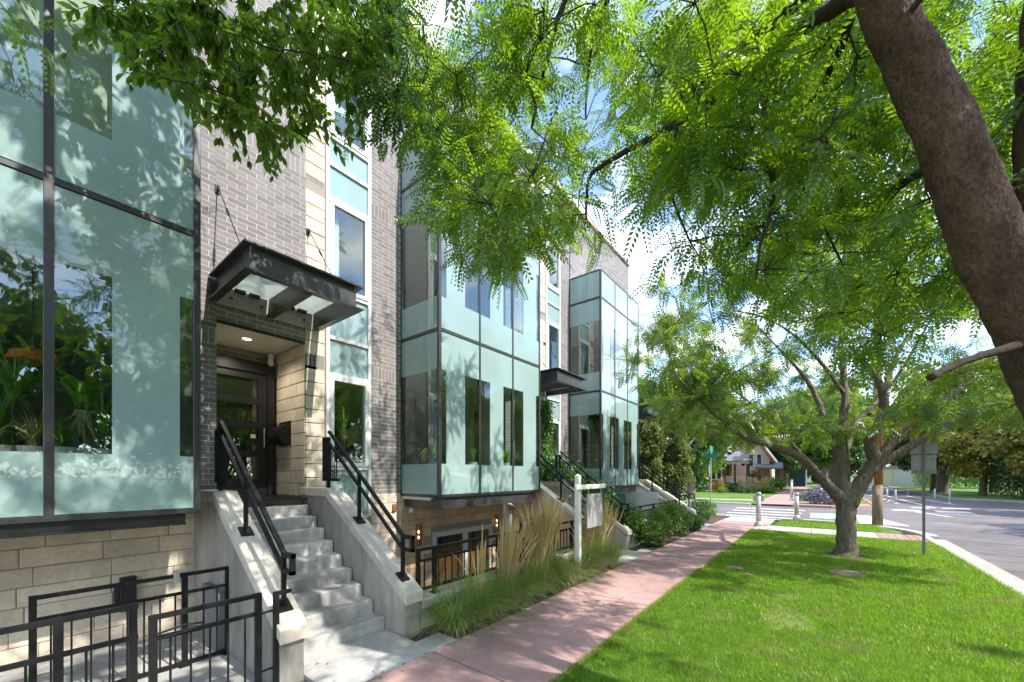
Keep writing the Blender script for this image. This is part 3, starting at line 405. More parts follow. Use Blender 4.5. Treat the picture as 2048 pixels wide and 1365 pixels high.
# kerb, built from cast lengths
kerb = sheet('kerb', [rect(2.6, 2.97, -7, 18.4)], -0.135, 'joint')
y = -7.0
while y < 18.3:
    y2 = min(y + 3.0, 18.4)
    MB().cbox(2.59, 2.80, y + 0.004, y2 - 0.004, -0.14, 0.012, 0.02).build('kerb_stone', 'kerb', kerb)
    MB().cbox(2.803, 3.16, y + 0.004, y2 - 0.004, -0.14, -0.082, 0.008).build('gutter_stone', 'kerb', kerb)
    y = y2
prev = None
for i in range(12):
    a0, a1 = i / 12 * math.pi / 2, (i + 1) / 12 * math.pi / 2
    cx, cy, r0, r1 = -0.6, 18.42, 3.28, 3.62
    def q(a, r): return (cx + r * math.cos(a), cy + r * math.sin(a))
    MB().prism([q(a0, r0), q(a1, r0), q(a1, r1), q(a0, r1)], 2, -0.14, 0.012).build('kerb_stone', 'kerb', kerb)
MB().cbox(-3.2, -0.62, 21.72, 22.06, -0.14, -0.06, 0.01).build('kerb_stone', 'kerb', kerb)
MB().cbox(-30, -3.6, 21.72, 22.06, -0.14, 0.012, 0.02).build('kerb_stone', 'kerb', kerb)
farkerb = MB().cbox(-60, -3.8, 31.62, 31.9, -0.14, 0.012, 0.02).build('far_kerb', 'kerb', None, 'structure')
rk = MB(); pts = [(-1.5, 31.75), (0.5, 31.85), (1.7, 32.4), (2.55, 33.6), (2.8, 35.0), (2.9, 60)]
for a, b in zip(pts[:-1], pts[1:]): rk.bar((a[0], a[1], -0.05), (b[0], b[1], -0.05), 0.22, 0.17)
rk.build('red_kerb', 'redtile', None, 'structure')
# red concrete pavement: every cast slab is a piece
walk = sheet('sidewalk', [rect(-3.46, -1.96, -7, 21.9)], -0.06, 'joint')
slabs = [-4.55, -3.05, -1.55, -0.05, 1.45]
yj = [-7, -4.6, -3.1, -1.6, -0.1, 1.4, 2.93, 4.46, 5.98, 7.5, 9.0, 10.52, 12.04, 13.55, 15.05, 16.55, 18.1]
for a, b in zip(yj[:-1], yj[1:]):
    MB().cbox(-3.445, -1.975, a + 0.009, b - 0.009, -0.05, 0.012 + random.uniform(-0.004, 0.004), 0.008).build('paving_slab', 'pink', walk)
for a, b in ((18.1, 19.3), (19.3, 20.5), (20.5, 21.7)):
    MB().cbox(-3.445, -1.6, a + 0.006, b - 0.006, -0.05, 0.012 - (a - 18.1) * 0.02, 0.006).build('paving_slab', 'kerb' if a > 19 else 'pink', walk)
# paver band across the lawn
band = sheet('paver_path', [rect(-1.97, 2.58, 16.75, 18.35)], -0.05, 'joint')
x = -1.95
while x < 1.5:
    for k, (ya, yb) in enumerate(((16.78, 17.55), (17.57, 18.32))):
        MB().cbox(x + 0.006, x + 0.564, ya + 0.006, yb - 0.006, -0.04, 0.012, 0.006).build('paver', 'paver', band)
    x += 0.57
for i in range(6):
    for k, (ya, yb) in enumerate(((16.78, 17.55), (17.57, 18.32))):
        MB().cbox(1.48 + i * 0.18, 1.65 + i * 0.18, ya, yb, -0.04, 0.014, 0.006).build('tactile_tile', 'redtile', band)
# far block: pavement, lawn, planting bed
fw = sheet('far_sidewalk', [rect(-3.6, -1.4, 31.9, 140)], -0.02, 'joint')
for i in range(30):
    a = 31.95 + i * 2
    MB().box(-3.58, -1.42, a + 0.01, a + 1.98, -0.05, 0.012).build('paving_slab', 'pink', fw)
MB().box(-50, -3.62, 32.0, 35.2, -0.14, 0.0).build('far_verge', 'lawn', None, 'structure')
MB().box(-50, -3.62, 35.2, 36.6, -0.14, 0.012).build('far_cross_path', 'kerb', None, 'structure')
MB().box(-50, -3.62, 36.6, 140, -0.14, 0.02).build('far_lawn', 'lawn', None, 'structure')
MB().box(-1.38, 2.75, 36.0, 140, -0.14, 0.01).build('far_strip_lawn', 'lawn', None, 'structure')
MB().prism([(-1.38, 32.0), (0.4, 32.05), (1.6, 32.6), (2.4, 33.8), (2.7, 36.0), (-1.38, 36.0)], 2, -0.14, 0.01).build('gravel_corner', 'pink', None, 'structure')
MB().prism([(13.3, -60), (60, -60), (60, 140), (9.8, 140), (8.95, 49.7), (11.6, 47.7), (13.3, 44.2)], 2, -0.14, 0.02).build('opposite_verge', 'lawn', None, 'structure')
ok = MB(); pts = [(13.25, -60), (13.25, 44), (11.55, 47.55), (8.88, 49.6), (9.65, 140)]
for a, b in zip(pts[:-1], pts[1:]): ok.bar((a[0], a[1], -0.05), (b[0], b[1], -0.05), 0.2, 0.18)
ok.build('opposite_kerb', 'kerb', None, 'structure')
# painted markings
mk = [rect(-3.9, -1.0, 22.9, 23.3), rect(-4.1, -0.9, 24.5, 24.95), rect(-4.1, -0.8, 26.3, 26.8), rect(-4.2, -0.7, 28.3, 28.9), [(-6.2, 22.5), (-5.3, 22.5), (-6.4, 28.6), (-8.0, 28.6)]]
mk += [rect(3.4, 4.6, 32.0, 33.2), rect(5.2, 6.6, 32.0, 33.4), [(4.5, 40.0), (4.65, 40.0), (3.4, 75), (3.25, 75)], [(5.6, 36), (5.78, 36), (4.6, 75), (4.4, 75)], [(7.3, 41), (7.5, 41), (5.6, 78), (5.4, 78)], [(5.0, 28.9), (5.25, 28.9), (4.3, 31.4), (4.1, 31.4)], rect(4.6, 5.4, 35.2, 36.0), rect(6.0, 7.2, 35.8, 36.4)]
for k, p in enumerate(mk): sheet('road_marking', [p], -0.0955, 'paint')
sheet('bike_box', [[(-0.4, 24.0), (1.2, 24.2), (1.2, 27.4), (-0.4, 27.2)]], -0.0955, 'greenp')
sheet('road_marking', [[(1.35, 22.6), (2.9, 22.6), (2.0, 27.0), (1.35, 27.0)]], -0.0955, 'paint')
mh = MB().lathe([(0.38, 0), (0.38, 0.006), (0.3, 0.008)], (4.2, 24.8, -0.1), 20).build('manhole_cover', 'mural_grey'); tag(mh, 'round dark manhole cover in the asphalt of the intersection', 'manhole')
# small covers in the lawn
for nm, (cx, cy), r, lab in (('valve_cover', (-1.45, 9.55), 0.17, 'round pale grey cover in the grass beside the red pavement'), ('sprinkler_cap', (-1.12, 9.08), 0.075, 'tiny dark round cap in the grass near the pavement'), ('drain_cover', (0.42, 10.4), 0.3, 'wide dark grate lid sunk in the lawn before the small tree')):
    o = MB().lathe([(r, 0.0), (r, 0.022), (r * 0.9, 0.03), (r * 0.86, 0.026)], (cx, cy, 0.0), 20).build(nm, 'greywood'); tag(o, lab, 'cover')
# planting beds, pads at the stairs, areaways
for k, (a, b) in enumerate(((3.29, 8.62), (10.44, 15.64), (17.44, 21.6))):
    o = MB().box(-4.12 if k < 2 else -9, -3.47, a, b, -0.15, 0.0).build('planting_bed', 'soil', None, 'structure')
pads = []
for k, u0 in enumerate(UY):
    b0 = u0 + 3.60
    pad = sheet('stair_pad', [rect(-4.2, -3.46, b0 + 0.2, b0 + 1.8)], -0.05, 'joint')
    MB().cbox(-3.80, -3.462, b0 + 0.0, b0 + 1.8, -0.05, 0.008, 0.006).build('paving_slab', 'step', pad)
    MB().cbox(-4.5, -3.81, b0 + 0.27, b0 + 1.45, -0.05, 0.006, 0.006).build('paving_slab', 'step', pad)
MB().box(-6.95, -4.2, -6, 1.58, -0.3, -0.1).build('areaway_floor', 'concrete', None, 'structure')
MB().box(-4.2, -3.46, -6, 1.58, -0.2, -0.02).build('front_path', 'concrete', None, 'structure')
for a, b in ((3.3, 8.7), (10.35, 15.7)):
    MB().box(-7.1, -4.3, a, b, -1.1, -0.95).build('sunken_areaway_floor', 'concrete', None, 'structure')

# thin dark wavy lines across the asphalt
for k, (x0, x1, yy, am) in enumerate(((3.2, 12.5, 11.6, 0.25), (3.2, 12.8, 13.4, 0.3), (3.4, 12.6, 15.6, 0.3), (3.2, 13, 18.2, 0.35), (3.3, 12.8, 21.5, 0.4), (3.6, 13, 25.4, 0.4), (4.6, 12.9, 29.8, 0.5), (5.5, 13, 36, 0.5))):
    v = []; f = []; ph = random.uniform(0, 6)
    for s in range(31):
        t = s / 30; x = x0 + (x1 - x0) * t; y = yy + am * math.sin(3.1 * t + ph) + 0.12 * math.sin(17 * t + ph * 2) + random.uniform(-0.03, 0.03); wd_ = 0.02 + 0.015 * random.random()
        v += [(x, y - wd_, -0.0965), (x, y + wd_, -0.0965)]
        if s: f.append((2 * s - 2, 2 * s - 1, 2 * s + 1, 2 * s))
    MB().add(v, f).build('tar_seal', 'tar', None, 'structure')
# ------------------------------------------------------------------ the row of townhouses
CLEARY = [(0.0, 0.19), (0.70, 1.47), (1.93, 2.70), (3.24, 3.42)]
ROWS = [(1.60, 4.76), (4.80, 7.86), (7.90, 8.78)]
CLEARZ = [(2.21, 4.02), (5.42, 7.12), None]
TOP = 11.5
def pane_cells(a0, a1, z0, z1, spans, cz):
    """rectangles of one pane: (a, b, c, d, clear?)"""
    if cz is None: return [(a0, a1, z0, z1, 0)]
    cells = [(a0, a1, z0, cz[0], 0), (a0, a1, cz[1], z1, 0)]
    cur = a0
    for s0, s1 in spans:
        s0, s1 = max(s0, a0), min(s1, a1)
        if s1 - s0 < 0.02: continue
        if s0 > cur + 1e-4: cells.append((cur, s0, cz[0], cz[1], 0))
        cells.append((s0, s1, cz[0], cz[1], 1)); cur = s1
    if cur < a1 - 1e-4: cells.append((cur, a1, cz[0], cz[1], 0))
    return cells
def pane_x(parent, x, cells, name='glass_pane', t=0.014):
    b = MB()
    for a0, a1, z0, z1, cl in cells:
        for xx in (x, x - t): b.add([(xx, a0, z0), (xx, a1, z0), (xx, a1, z1), (xx, a0, z1)], [(0, 1, 2, 3)], cl)
    me = b.mesh(name, ['frost', 'clear']); return link(name, me, parent)
def pane_y(parent, y, cells, name='glass_pane', t=0.014, flip=1):
    b = MB()
    for a0, a1, z0, z1, cl in cells:
        for yy in (y, y + t * flip): b.add([(a0, yy, z0), (a1, yy, z0), (a1, yy, z1), (a0, yy, z1)], [(0, 1, 2, 3)], cl)
    me = b.mesh(name, ['frost', 'clear']); return link(name, me, parent)

BRL, BRH, MT = 0.25, 0.068, 0.010
def brick_field(y0, y1, z0, z1, bands):
    """bricks (y, z, w, h, kind) laid in running bond, soldier bands where asked"""
    out = []; z = z0; row = 0
    while z < z1 - 0.02:
        bd = next((b for b in bands if abs(z - b) < 0.04), None)
        if bd is not None:
            y = y0
            while y < y1 - 0.02:
                wdt = min(BRH, y1 - y); out.append((y, z, wdt, 0.225, 1)); y += BRH + MT
            z += 0.235; row += 1; continue
        y = y0 - (BRL / 2 if row % 2 else 0)
        while y < y1 - 0.02:
            a, b = max(y, y0), min(y + BRL, y1)
            if b - a > 0.03: out.append((a, z, b - a, BRH, 0))
            y += BRL + MT
        z += BRH + MT; row += 1
    return out
BRMESH = {}
def brick_obj(parent, y, z, w_, h, x=WX):
    key = (round(w_, 2), round(h, 3))
    if key not in BRMESH: BRMESH[key] = MB().cbox(-0.03, 0.0018, 0, w_, 0, h, 0.0012).mesh('brick', 'brick')
    o = link('brick', BRMESH[key], parent); o.location = (x, y, z); return o
def bricks(parent, lst, n_obj, x=WX):
    cen = Vector((0, 0, 2.0))
    lst = sorted(lst, key=lambda b: (Vector((x, b[0], b[1])) - cen).length + (40 if b[1] > 7.6 else 0))
    for b in lst[:n_obj]: brick_obj(parent, *b[:4], x=x)
    if len(lst) > n_obj:
        V = np.array([(-0.03, 0, 0), (-0.03, 1, 0), (-0.03, 1, 1), (-0.03, 0, 1), (0.0018, 0, 0), (0.0018, 1, 0), (0.0018, 1, 1), (0.0018, 0, 1)])
        F = np.array([(4, 5, 6, 7), (0, 1, 5, 4), (1, 2, 6, 5), (2, 3, 7, 6), (3, 0, 4, 7)])
        B = np.array([b[:4] for b in lst[n_obj:]])
        VV = V[None] * np.stack([np.ones(len(B)), B[:, 2], B[:, 3]], 1)[:, None, :] + np.stack([np.full(len(B), x), B[:, 0], B[:, 1]], 1)[:, None, :]
        FF = F[None] + (np.arange(len(B)) * 8)[:, None, None]
        np_mesh('brickwork', VV.reshape(-1, 3), FF.reshape(-1, 4), 'brick', parent, 'stuff')
STM = {}
def block(parent, y, z, w_, h, x=WX, m_='stone', pr=0.010, var=0.004):
    key = (round(w_, 2), round(h, 2), m_, random.randrange(3))
    if key not in STM: STM[key] = MB().cbox(-0.03, pr + random.uniform(-var, var), 0, w_, 0, h, 0.008, jit=0.0015).mesh('stone_block', m_)
    o = link('stone_block', STM[key], parent); o.location = (x, y, z); return o
def block_field(parent, y0, y1, z0, z1, L_, H_, x=WX, holes=(), irregular=0.0, m_='stone'):
    z = z1; row = 0; j = 0.008
    while z > z0 + 0.03:
        h = min(H_, z - z0); zb = z - h
        y = y0 - (L_ / 2 if row % 2 else 0)
        while y < y1 - 0.02:
            l = L_ * (1 + random.uniform(-irregular, irregular))
            a, b = max(y, y0), min(y + l, y1)
            if b - a > 0.05 and not any(a + 0.02 < h1[1] and b - 0.02 > h1[0] and zb < h1[3] - 0.02 and z > h1[2] + 0.02 for h1 in holes):
                block(parent, round(a + j / 2, 3), zb + j / 2, round(b - a - j, 2), round(h - j, 3), x, m_)
            y += l
        z -= H_; row += 1

def window_strip(root, y0, y1, rows, x=WX):
    st = MB()
    f = 0.06
    st.box(x - 0.08, x + 0.03, y0, y0 + f, 1.2, rows[-1][1]); st.box(x - 0.08, x + 0.03, y1 - f, y1, 1.2, rows[-1][1])
    for z0, z1, k in rows: st.box(x - 0.08, x + 0.028, y0 + f, y1 - f, z0 - 0.03, z0 + 0.03)
    st.box(x - 0.08, x + 0.028, y0 + f, y1 - f, rows[-1][1] - 0.03, rows[-1][1] + 0.02)
    s = st.build('window_strip', 'white', root)
    for z0, z1, k in rows:
        a, b, c, d = y0 + f, y1 - f, z0 + 0.03, z1 - 0.03
        if k:
            fr = MB(); g = 0.075
            fr.box(x - 0.05, x + 0.045, a + 0.004, a + g, c + 0.004, d - 0.004); fr.box(x - 0.05, x + 0.045, b - g, b - 0.004, c + 0.004, d - 0.004)
            fr.box(x - 0.05, x + 0.045, a + g, b - g, c + 0.004, c + g); fr.box(x - 0.05, x + 0.045, a + g, b - g, d - g, d - 0.004)
            fr.build('casement_frame', 'white', s)
            pane_x(s, x + 0.01, [(a + g, b - g, c + g, d - g, 1)])
        else:
            pane_x(s, x - 0.01, [(a, b, c, d, 0)])
    return s

def canopy(root, y0, y1, x1=-5.5, zb=4.50, zt=4.86):
    ca = MB(); t = 0.02
    def channel(p0, p1, nrm):       # outward channel: web and two flanges
        p0, p1, n_ = Vector((*p0, 0)), Vector((*p1, 0)), Vector((*nrm, 0))
        mid = (zb + zt) / 2
        ca.bar(p0 + Vector((0, 0, mid)) , p1 + Vector((0, 0, mid)), t, zt - zb)
        for z in (zb + 0.012, zt - 0.012):
            o = n_ * 0.045
            ca.bar(p0 + o + Vector((0, 0, z)), p1 + o + Vector((0, 0, z)), 0.09, 0.022)
    channel((x1 - 0.06, y0 + 0.08), (x1 - 0.06, y1 - 0.08), (1, 0))
    channel((WX + 0.02, y0 + 0.07), (x1 - 0.05, y0 + 0.07), (0, -1))
    channel((WX + 0.02, y1 - 0.07), (x1 - 0.05, y1 - 0.07), (0, 1))
    for yy in (y0 - 0.02, y1 - 0.0705):
        for z in (zb + 0.012, zt - 0.012): ca.box(x1 - 0.06, x1 + 0.03, yy, yy + 0.09, z - 0.0105, z + 0.0105)
    cn = ca.build('canopy', 'chan', root)
    MB().box(WX + 0.012, WX + 0.03, y0 + 0.06, y1 - 0.06, zb - 0.02, zt - 0.06).build('wall_plate', 'plate', cn)
    ym = (y0 + y1) / 2
    b = MB(); b.box(WX + 0.03, x1 - 0.07, ym - 0.01, ym + 0.01, zb + 0.01, zt - 0.09); b.box(WX + 0.03, x1 - 0.07, ym - 0.055, ym + 0.055, zb - 0.012, zb + 0.012)
    b.build('middle_beam', 'chan', cn)
    for a, c in ((y0 + 0.1, ym - 0.03), (ym + 0.03, y1 - 0.1)):
        MB().box(WX + 0.05, x1 - 0.08, a, c, zt - 0.1, zt - 0.085).build('canopy_glass', 'frostl', cn)
        for q in (a + 0.25, c - 0.2):
            MB().cbox(WX + 0.06, WX + 0.11, q - 0.07, q + 0.07, zt - 0.16, zt - 0.105, 0.006).build('glass_clip', 'black', cn)
    for yy in (y0 + 0.25, ym - 0.12, ym + 0.12, y1 - 0.25):
        MB().lathe([(0.02, 0), (0.02, 0.02), (0.012, 0.03)], (WX + 0.05, yy, zb + 0.1), 8).build('bolt', 'black', cn)
    for yy in (y0 + 0.09, y1 - 0.17):
        top = Vector((WX + 0.06, yy, 6.14)); bot = Vector((-5.85, yy, zt))
        MB().tube([top, bot], 0.007, 6).build('tie_cable', 'black', cn)
        d = bot - top
        MB().tube([top + d * 0.33, top + d * 0.36, top + d * 0.43, top + d * 0.46], [0.008, 0.018, 0.018, 0.008], 8).build('turnbuckle', 'black', cn)
        k = MB(); k.cbox(WX, WX + 0.02, yy - 0.03, yy + 0.03, 6.08, 6.2, 0.004); k.cbox(WX + 0.02, WX + 0.08, yy - 0.012, yy + 0.012, 6.11, 6.17, 0.004)
        k.build('cable_anchor', 'black', cn)
    return cn

def townhouse(i, u0, label, nbrick):
    root = empty('townhouse', (WX, u0, 0), label, 'house', 'townhouses of the glass-bay row')
    last = i == 2
    yend = u0 + 5.40 if last else u0 + 7.08
    if i == 0: ystart = u0 - 0.9
    else: ystart = u0
    # ---- wall behind the bricks
    aL, aR = u0 + 3.90, u0 + 5.15
    wl = MB(); xb = WX - 0.3
    zb = 1.63
    wl.box(xb, WX, u0 + 3.42, aL, zb, TOP); wl.box(xb, WX, aL, aR, 4.25, TOP)
    wl.box(xb, WX, ystart, u0 + 3.42, 8.86, TOP)
    if i == 0: wl.box(xb, WX, ystart, u0, zb, 8.86)
    if not last: wl.box(xb, WX, u0 + 6.40, yend, zb, TOP)
    if last: wl.box(xb, WX, aR, yend, zb, TOP); wl.box(-13, xb, yend - 0.3, yend - 0.002, -0.5, TOP)
    wall = wl.build('brick_wall', 'mortar', root)
    bands = [3.87, 7.06, 10.2]
    fl = brick_field(u0 + 3.42, aL, zb, TOP, bands) + brick_field(aL, aR, 4.26, TOP, bands) + brick_field(ystart, u0 + 3.42, 8.87, TOP, bands)
    if not last: fl += brick_field(u0 + 6.40, yend, zb, TOP, bands)
    else: fl += brick_field(aR, yend, zb, TOP, bands)
    if i == 0: fl = [b for b in fl if b[0] > 1.2]      # the rest is out of sight behind the first bay
    bricks(wall, fl, nbrick)
    # ---- limestone: pier beside the door, base wall
    base = MB()
    y_b1 = yend
    base.box(xb, WX, ystart, aL - 0.3, -1.2, 1.628)
    base.box(xb, WX, aR - 0.0, y_b1, -1.2, 1.628 if last else 1.2)
    if not last:
        base.box(xb, WX, u0 + 6.38, yend, 1.2, 1.628)
        base.box(xb + 0.001, WX - 0.001, aR, u0 + 5.50, 1.2, TOP)
    bs = base.build('limestone_wall', 'stonej', root)
    if i == 0:
        block_field(bs, -0.6, 1.66, -0.15, 1.62, 0.60, 0.215, irregular=0.25)
    elif i == 1:
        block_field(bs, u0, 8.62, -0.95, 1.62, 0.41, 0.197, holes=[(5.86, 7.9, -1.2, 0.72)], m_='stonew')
    else:
        MB().box(WX, WX + 0.012, u0, u0 + 3.6, -0.95, 1.62).build('painted_base', 'white_wall', bs)
    if not last:
        block_field(bs, u0 + 6.40, yend, -0.95 if i == 0 else 0.2, 1.62, 0.37, 0.197)
        for z in np.arange(1.25, TOP - 0.05, 0.235):
            z = float(z)
            if any(abs(z + 0.1 - b) < 0.14 for b in bands): continue
            block(bs, aR + 0.003, z, 0.325, 0.226)
        for b in bands:
            for k in range(4): brick_obj(bs, aR + 0.005 + k * 0.08, b, BRH, 0.225)
    cap = MB().cbox(WX - 0.35, WX + 0.09, ystart, yend, TOP, TOP + 0.2, 0.015).build('parapet_cap', 'coping', root)
    # ---- rooms
    rm = MB()
    xi = -11.5
    rm.box(xi - 0.2, xi, ystart, yend, -1, TOP)
    rm.box(xi, xb, ystart, ystart + 0.12, -1, TOP); rm.box(xi, xb, yend - 0.121, yend - 0.001, -1, TOP)
    rm.box(xi, -8.3, u0 + 3.55, u0 + 3.7, 1.55, TOP)
    room = rm.build('room_walls', 'room', root)
    for z in (1.42, 4.62, 7.72, 8.86):
        fl_ = MB(); fl_.box(xi, xb - 0.002, ystart + 0.12, yend - 0.122, z, z + 0.16); fl_.build('floor_slab', 'white_in', room)
    MB().box(xi, WX, ystart, yend, TOP - 0.12, TOP - 0.02).build('roof', 'roof', root)
    # ---- glass bay
    y0, y1 = u0, u0 + 3.42
    bay = MB().box(WX - 0.3, BX - 0.3, y0 + 0.03, y1 - 0.03, 1.50, 1.58).build('bay_window', 'white_in', root)
    MB().box(WX - 0.3, BX - 0.05, y0 + 0.03, y1 - 0.03, 8.80, 8.86).build('bay_roof', 'white_in', bay)
    for z in (4.62, 7.72): MB().box(WX - 0.3, BX - 0.25, y0 + 0.03, y1 - 0.03, z, z + 0.14).build('bay_floor', 'white_in', bay)
    ch = MB(); zl = 1.43 if i == 0 else 1.335
    ch.box(WX, BX - 0.01, y0 + 0.1, y1 - 0.12, zl, zl + 0.022); ch.box(BX - 0.07, BX - 0.045, y0 + 0.101, y1 - 0.121, zl + 0.022, 1.575); ch.box(WX, BX - 0.07, y0 + 0.1, y0 + 0.125, zl + 0.022, 1.575); ch.box(WX, BX - 0.07, y1 - 0.145, y1 - 0.12, zl + 0.022, 1.575)
    ch.build('steel_channel', 'black' if i == 0 else 'chan', bay)
    mull = [y0 + 0.025, y0 + 1.14, y0 + 2.28, y1 - 0.025]
    for r, (za, zc) in enumerate(ROWS):
        cz = CLEARZ[r]
        for k in range(3):
            a, b = y0 + 1.14 * k + (0.03 if k == 0 else 0.022), y0 + 1.14 * (k + 1) - (0.03 if k == 2 else 0.022)
            pane_x(bay, BX, pane_cells(a, b, za + 0.02, zc - 0.02, [(y0 + s0, y0 + s1) for s0, s1 in CLEARY], cz))
        xs = (WX + 0.03, BX - 0.03)
        for yy, fp in ((y0, 1), (y1 - 0.014, 1)):
            pane_y(bay, yy, pane_cells(xs[0], xs[1], za + 0.02, zc - 0.02, [xs], cz))
    mu = lambda *a: MB().box(*a).build('mullion', 'mull', bay)
    for k, yy in enumerate(mull):
        hw = 0.034 if k in (0, 3) else 0.026
        if i == 0 and k == 2: hw = 0.034
        MB().cbox(BX - 0.05, BX + 0.012, yy - hw, yy + hw, 1.58, 8.80, 0.004).build('mullion', 'mull', bay)
    for z in (1.585, 4.78, 7.88, 8.79):
        MB().cbox(BX - 0.045, BX + 0.009, y0 + 0.03, y1 - 0.03, z - 0.028, z + 0.028, 0.004).build('transom', 'mull', bay)
        for yy in (y0 - 0.008, y1 - 0.022):
            MB().cbox(WX + 0.003, BX - 0.05, yy, yy + 0.03, z - 0.026, z + 0.026, 0.004).build('transom', 'mull', bay)
    for yy in (y0 - 0.006, y1 - 0.034): MB().box(WX + 0.003, WX + 0.04, yy, yy + 0.04, 1.58, 8.8).build('mullion', 'mull', bay)
    if i == 0:
        for s0, s1 in CLEARY[2:]: MB().box(BX - 0.2, BX - 0.19, y0 + s0 - 0.1, min(y0 + s1 + 0.1, y1 - 0.1), 5.3, 7.2).build('roller_blind', 'blind', bay)
    # ---- window strip
    if not last:
        window_strip(root, u0 + 5.50, u0 + 6.38, [(1.2, 2.12, 0), (2.12, 3.80, 1), (3.80, 4.46, 0), (4.46, 5.30, 0), (5.30, 6.95, 1), (6.95, 7.56, 0), (7.56, 8.06, 0), (8.06, 9.75, 1), (9.75, 10.4, 0), (10.4, 11.3, 0)])
        cu = MB()
        n = 9
        for s in range(n):
            a0, a1 = u0 + 5.64 + s * 0.022, u0 + 5.64 + (s + 1) * 0.022
            x0, x1 = WX - 0.14 - 0.03 * (s % 2), WX - 0.14 - 0.03 * ((s + 1) % 2)
            cu.add([(x0, a0, 5.35), (x1, a1, 5.35), (x1, a1, 6.9), (x0, a0, 6.9)], [(0, 1, 2, 3)])
        cu.build('curtain', 'white_in', root)
    # ---- door alcove
    al = MB(); xa = -8.12
    al.box(xa - 0.15, xa, aL, aR, 1.5, 4.4)
    al.box(xa, WX - 0.301, aL - 0.15, aL, 1.5, 4.4)
    alc = al.build('alcove_wall', 'mortar', root)
    bk = brick_field(u0 + 5.00, u0 + 5.15, 1.62, 4.2, []) + brick_field(aL, u0 + 5.00, 4.02, 4.24, [])
    if i == 0:
        for b in bk: brick_obj(alc, b[0], b[1], b[2], b[3], x=xa)
    else: bricks(alc, bk, 0, x=xa)
    sw = MB(); sw.box(xa, WX - 0.001, aR, aR + 0.2, 1.4, 4.3)
    side = sw.build('alcove_stone_side', 'stonej', root)
    z = 1.63; row = 0
    while z < 4.2:
        xx = WX - 0.004; row += 1; first = True
        while xx > xa + 0.02:
            l = (0.3 if row % 2 else 0.62) if first else 0.62
            first = False
            x0 = max(xx - l, xa + 0.01); h = min(0.215, 4.24 - z)
            if xx - x0 > 0.04: MB().cbox(x0 + 0.004, xx - 0.002, aR - 0.012, aR + 0.02, z + 0.004, z + h - 0.004, 0.006).build('stone_block', 'stone', side)
            xx -= l
        z += 0.218
    MB().box(xa, WX - 0.02, aL, aR - 0.013, 4.24, 4.30).build('alcove_ceiling', 'ceil', root)
    MB().box(WX - 0.02, WX + 0.012, aL, aR - 0.02, 4.215, 4.255).build('lintel', 'black', root)
    dl = MB().lathe([(0.09, 0), (0.09, 0.012), (0.07, 0.014)], (-7.4, u0 + 4.45, 4.226), 20).build('downlight', 'white', root)
    if i == 0:
        MB().lathe([(0.065, 0), (0.065, 0.004)], (-7.4, u0 + 4.45, 4.2205), 20).build('lamp_disc', 'bulb', dl)
        ld = bpy.data.lights.new('downlight_lamp', 'SPOT'); ld.energy = 18; ld.spot_size = R_(150); ld.spot_blend = 0.6; ld.shadow_soft_size = 0.06; ld.color = (1, 0.9, 0.76)
        lo = bpy.data.objects.new('downlight_lamp', ld); COL.objects.link(lo); lo.location = (-7.4, u0 + 4.45, 4.2)
    # door
    dr = MB(); d0, d1, zt = u0 + 3.98, u0 + 4.98, 4.0
    dr.box(xa, xa + 0.14, aL, d0 + 0.0, 1.62, zt); dr.box(xa, xa + 0.14, d1, d1 + 0.11, 1.62, zt); dr.box(xa, xa + 0.14, d0, d1, zt - 0.16, zt + 0.02)
    dr.box(xa + 0.02, xa + 0.1, d0, d0 + 0.12, 1.64, zt - 0.16); dr.box(xa + 0.02, xa + 0.1, d1 - 0.15, d1, 1.64, zt - 0.16)
    zz = [1.86, 2.30, 2.40, 2.86, 2.96, 3.34, 3.44, 3.72]
    rails = [(1.64, 1.92), (2.32, 2.44), (2.84, 2.96), (3.26, 3.38), (3.72, zt - 0.16)]
    for a, b in rails: dr.box(xa + 0.022, xa + 0.098, d0 + 0.12, d1 - 0.15, a, b)
    door = dr.build('front_door', 'black', root)
    for (a, b), (c, d) in zip(rails[:-1], rails[1:]):
        MB().box(xa + 0.05, xa + 0.06, d0 + 0.12, d1 - 0.15, b, c).build('door_pane', 'doorglass', door)
        MB().box(xa + 0.025, xa + 0.03, d0 + 0.12, d1 - 0.15, b, c).build('frosted_film', 'doorback', door)
    MB().tube([(xa + 0.15, d1 - 0.07, 2.5), (xa + 0.15, d1 - 0.07, 2.85)], 0.012, 8).build('door_handle', 'galv', door)
    if i == 0: MB().box(xa + 0.061, xa + 0.064, d1 - 0.26, d1 - 0.18, 2.66, 2.73).build('door_sticker', 'trimw', door)
    MB().box(xa, WX + 0.03, aL, aR + 0.02, 1.40, 1.60).build('threshold', 'step', root)
    tp = MB(); tp.box(-7.95, -6.62, aL + 0.02, aR - 0.02, 1.601, 1.612)
    for a in range(14):
        for b in range(10):
            tp.box(-7.9 + a * 0.09, -7.86 + a * 0.09, aL + 0.06 + b * 0.11, aL + 0.13 + b * 0.11, 1.612, 1.616)
    tp.build('tread_plate', 'black', root)
    canopy(root, u0 + 3.82 + (0.15 if i else 0), u0 + 5.36 + (0.2 if i else 0))
    return root
townhouse(0, UY[0], 'nearest townhouse with frosted glass bay and dark brick above its front door', 300)
townhouse(1, UY[1], 'middle townhouse of the row with plants behind its sunlit glass bay', 300)
townhouse(2, UY[2], 'far end townhouse whose glass bay mirrors the sky, beside the conifer', 120)
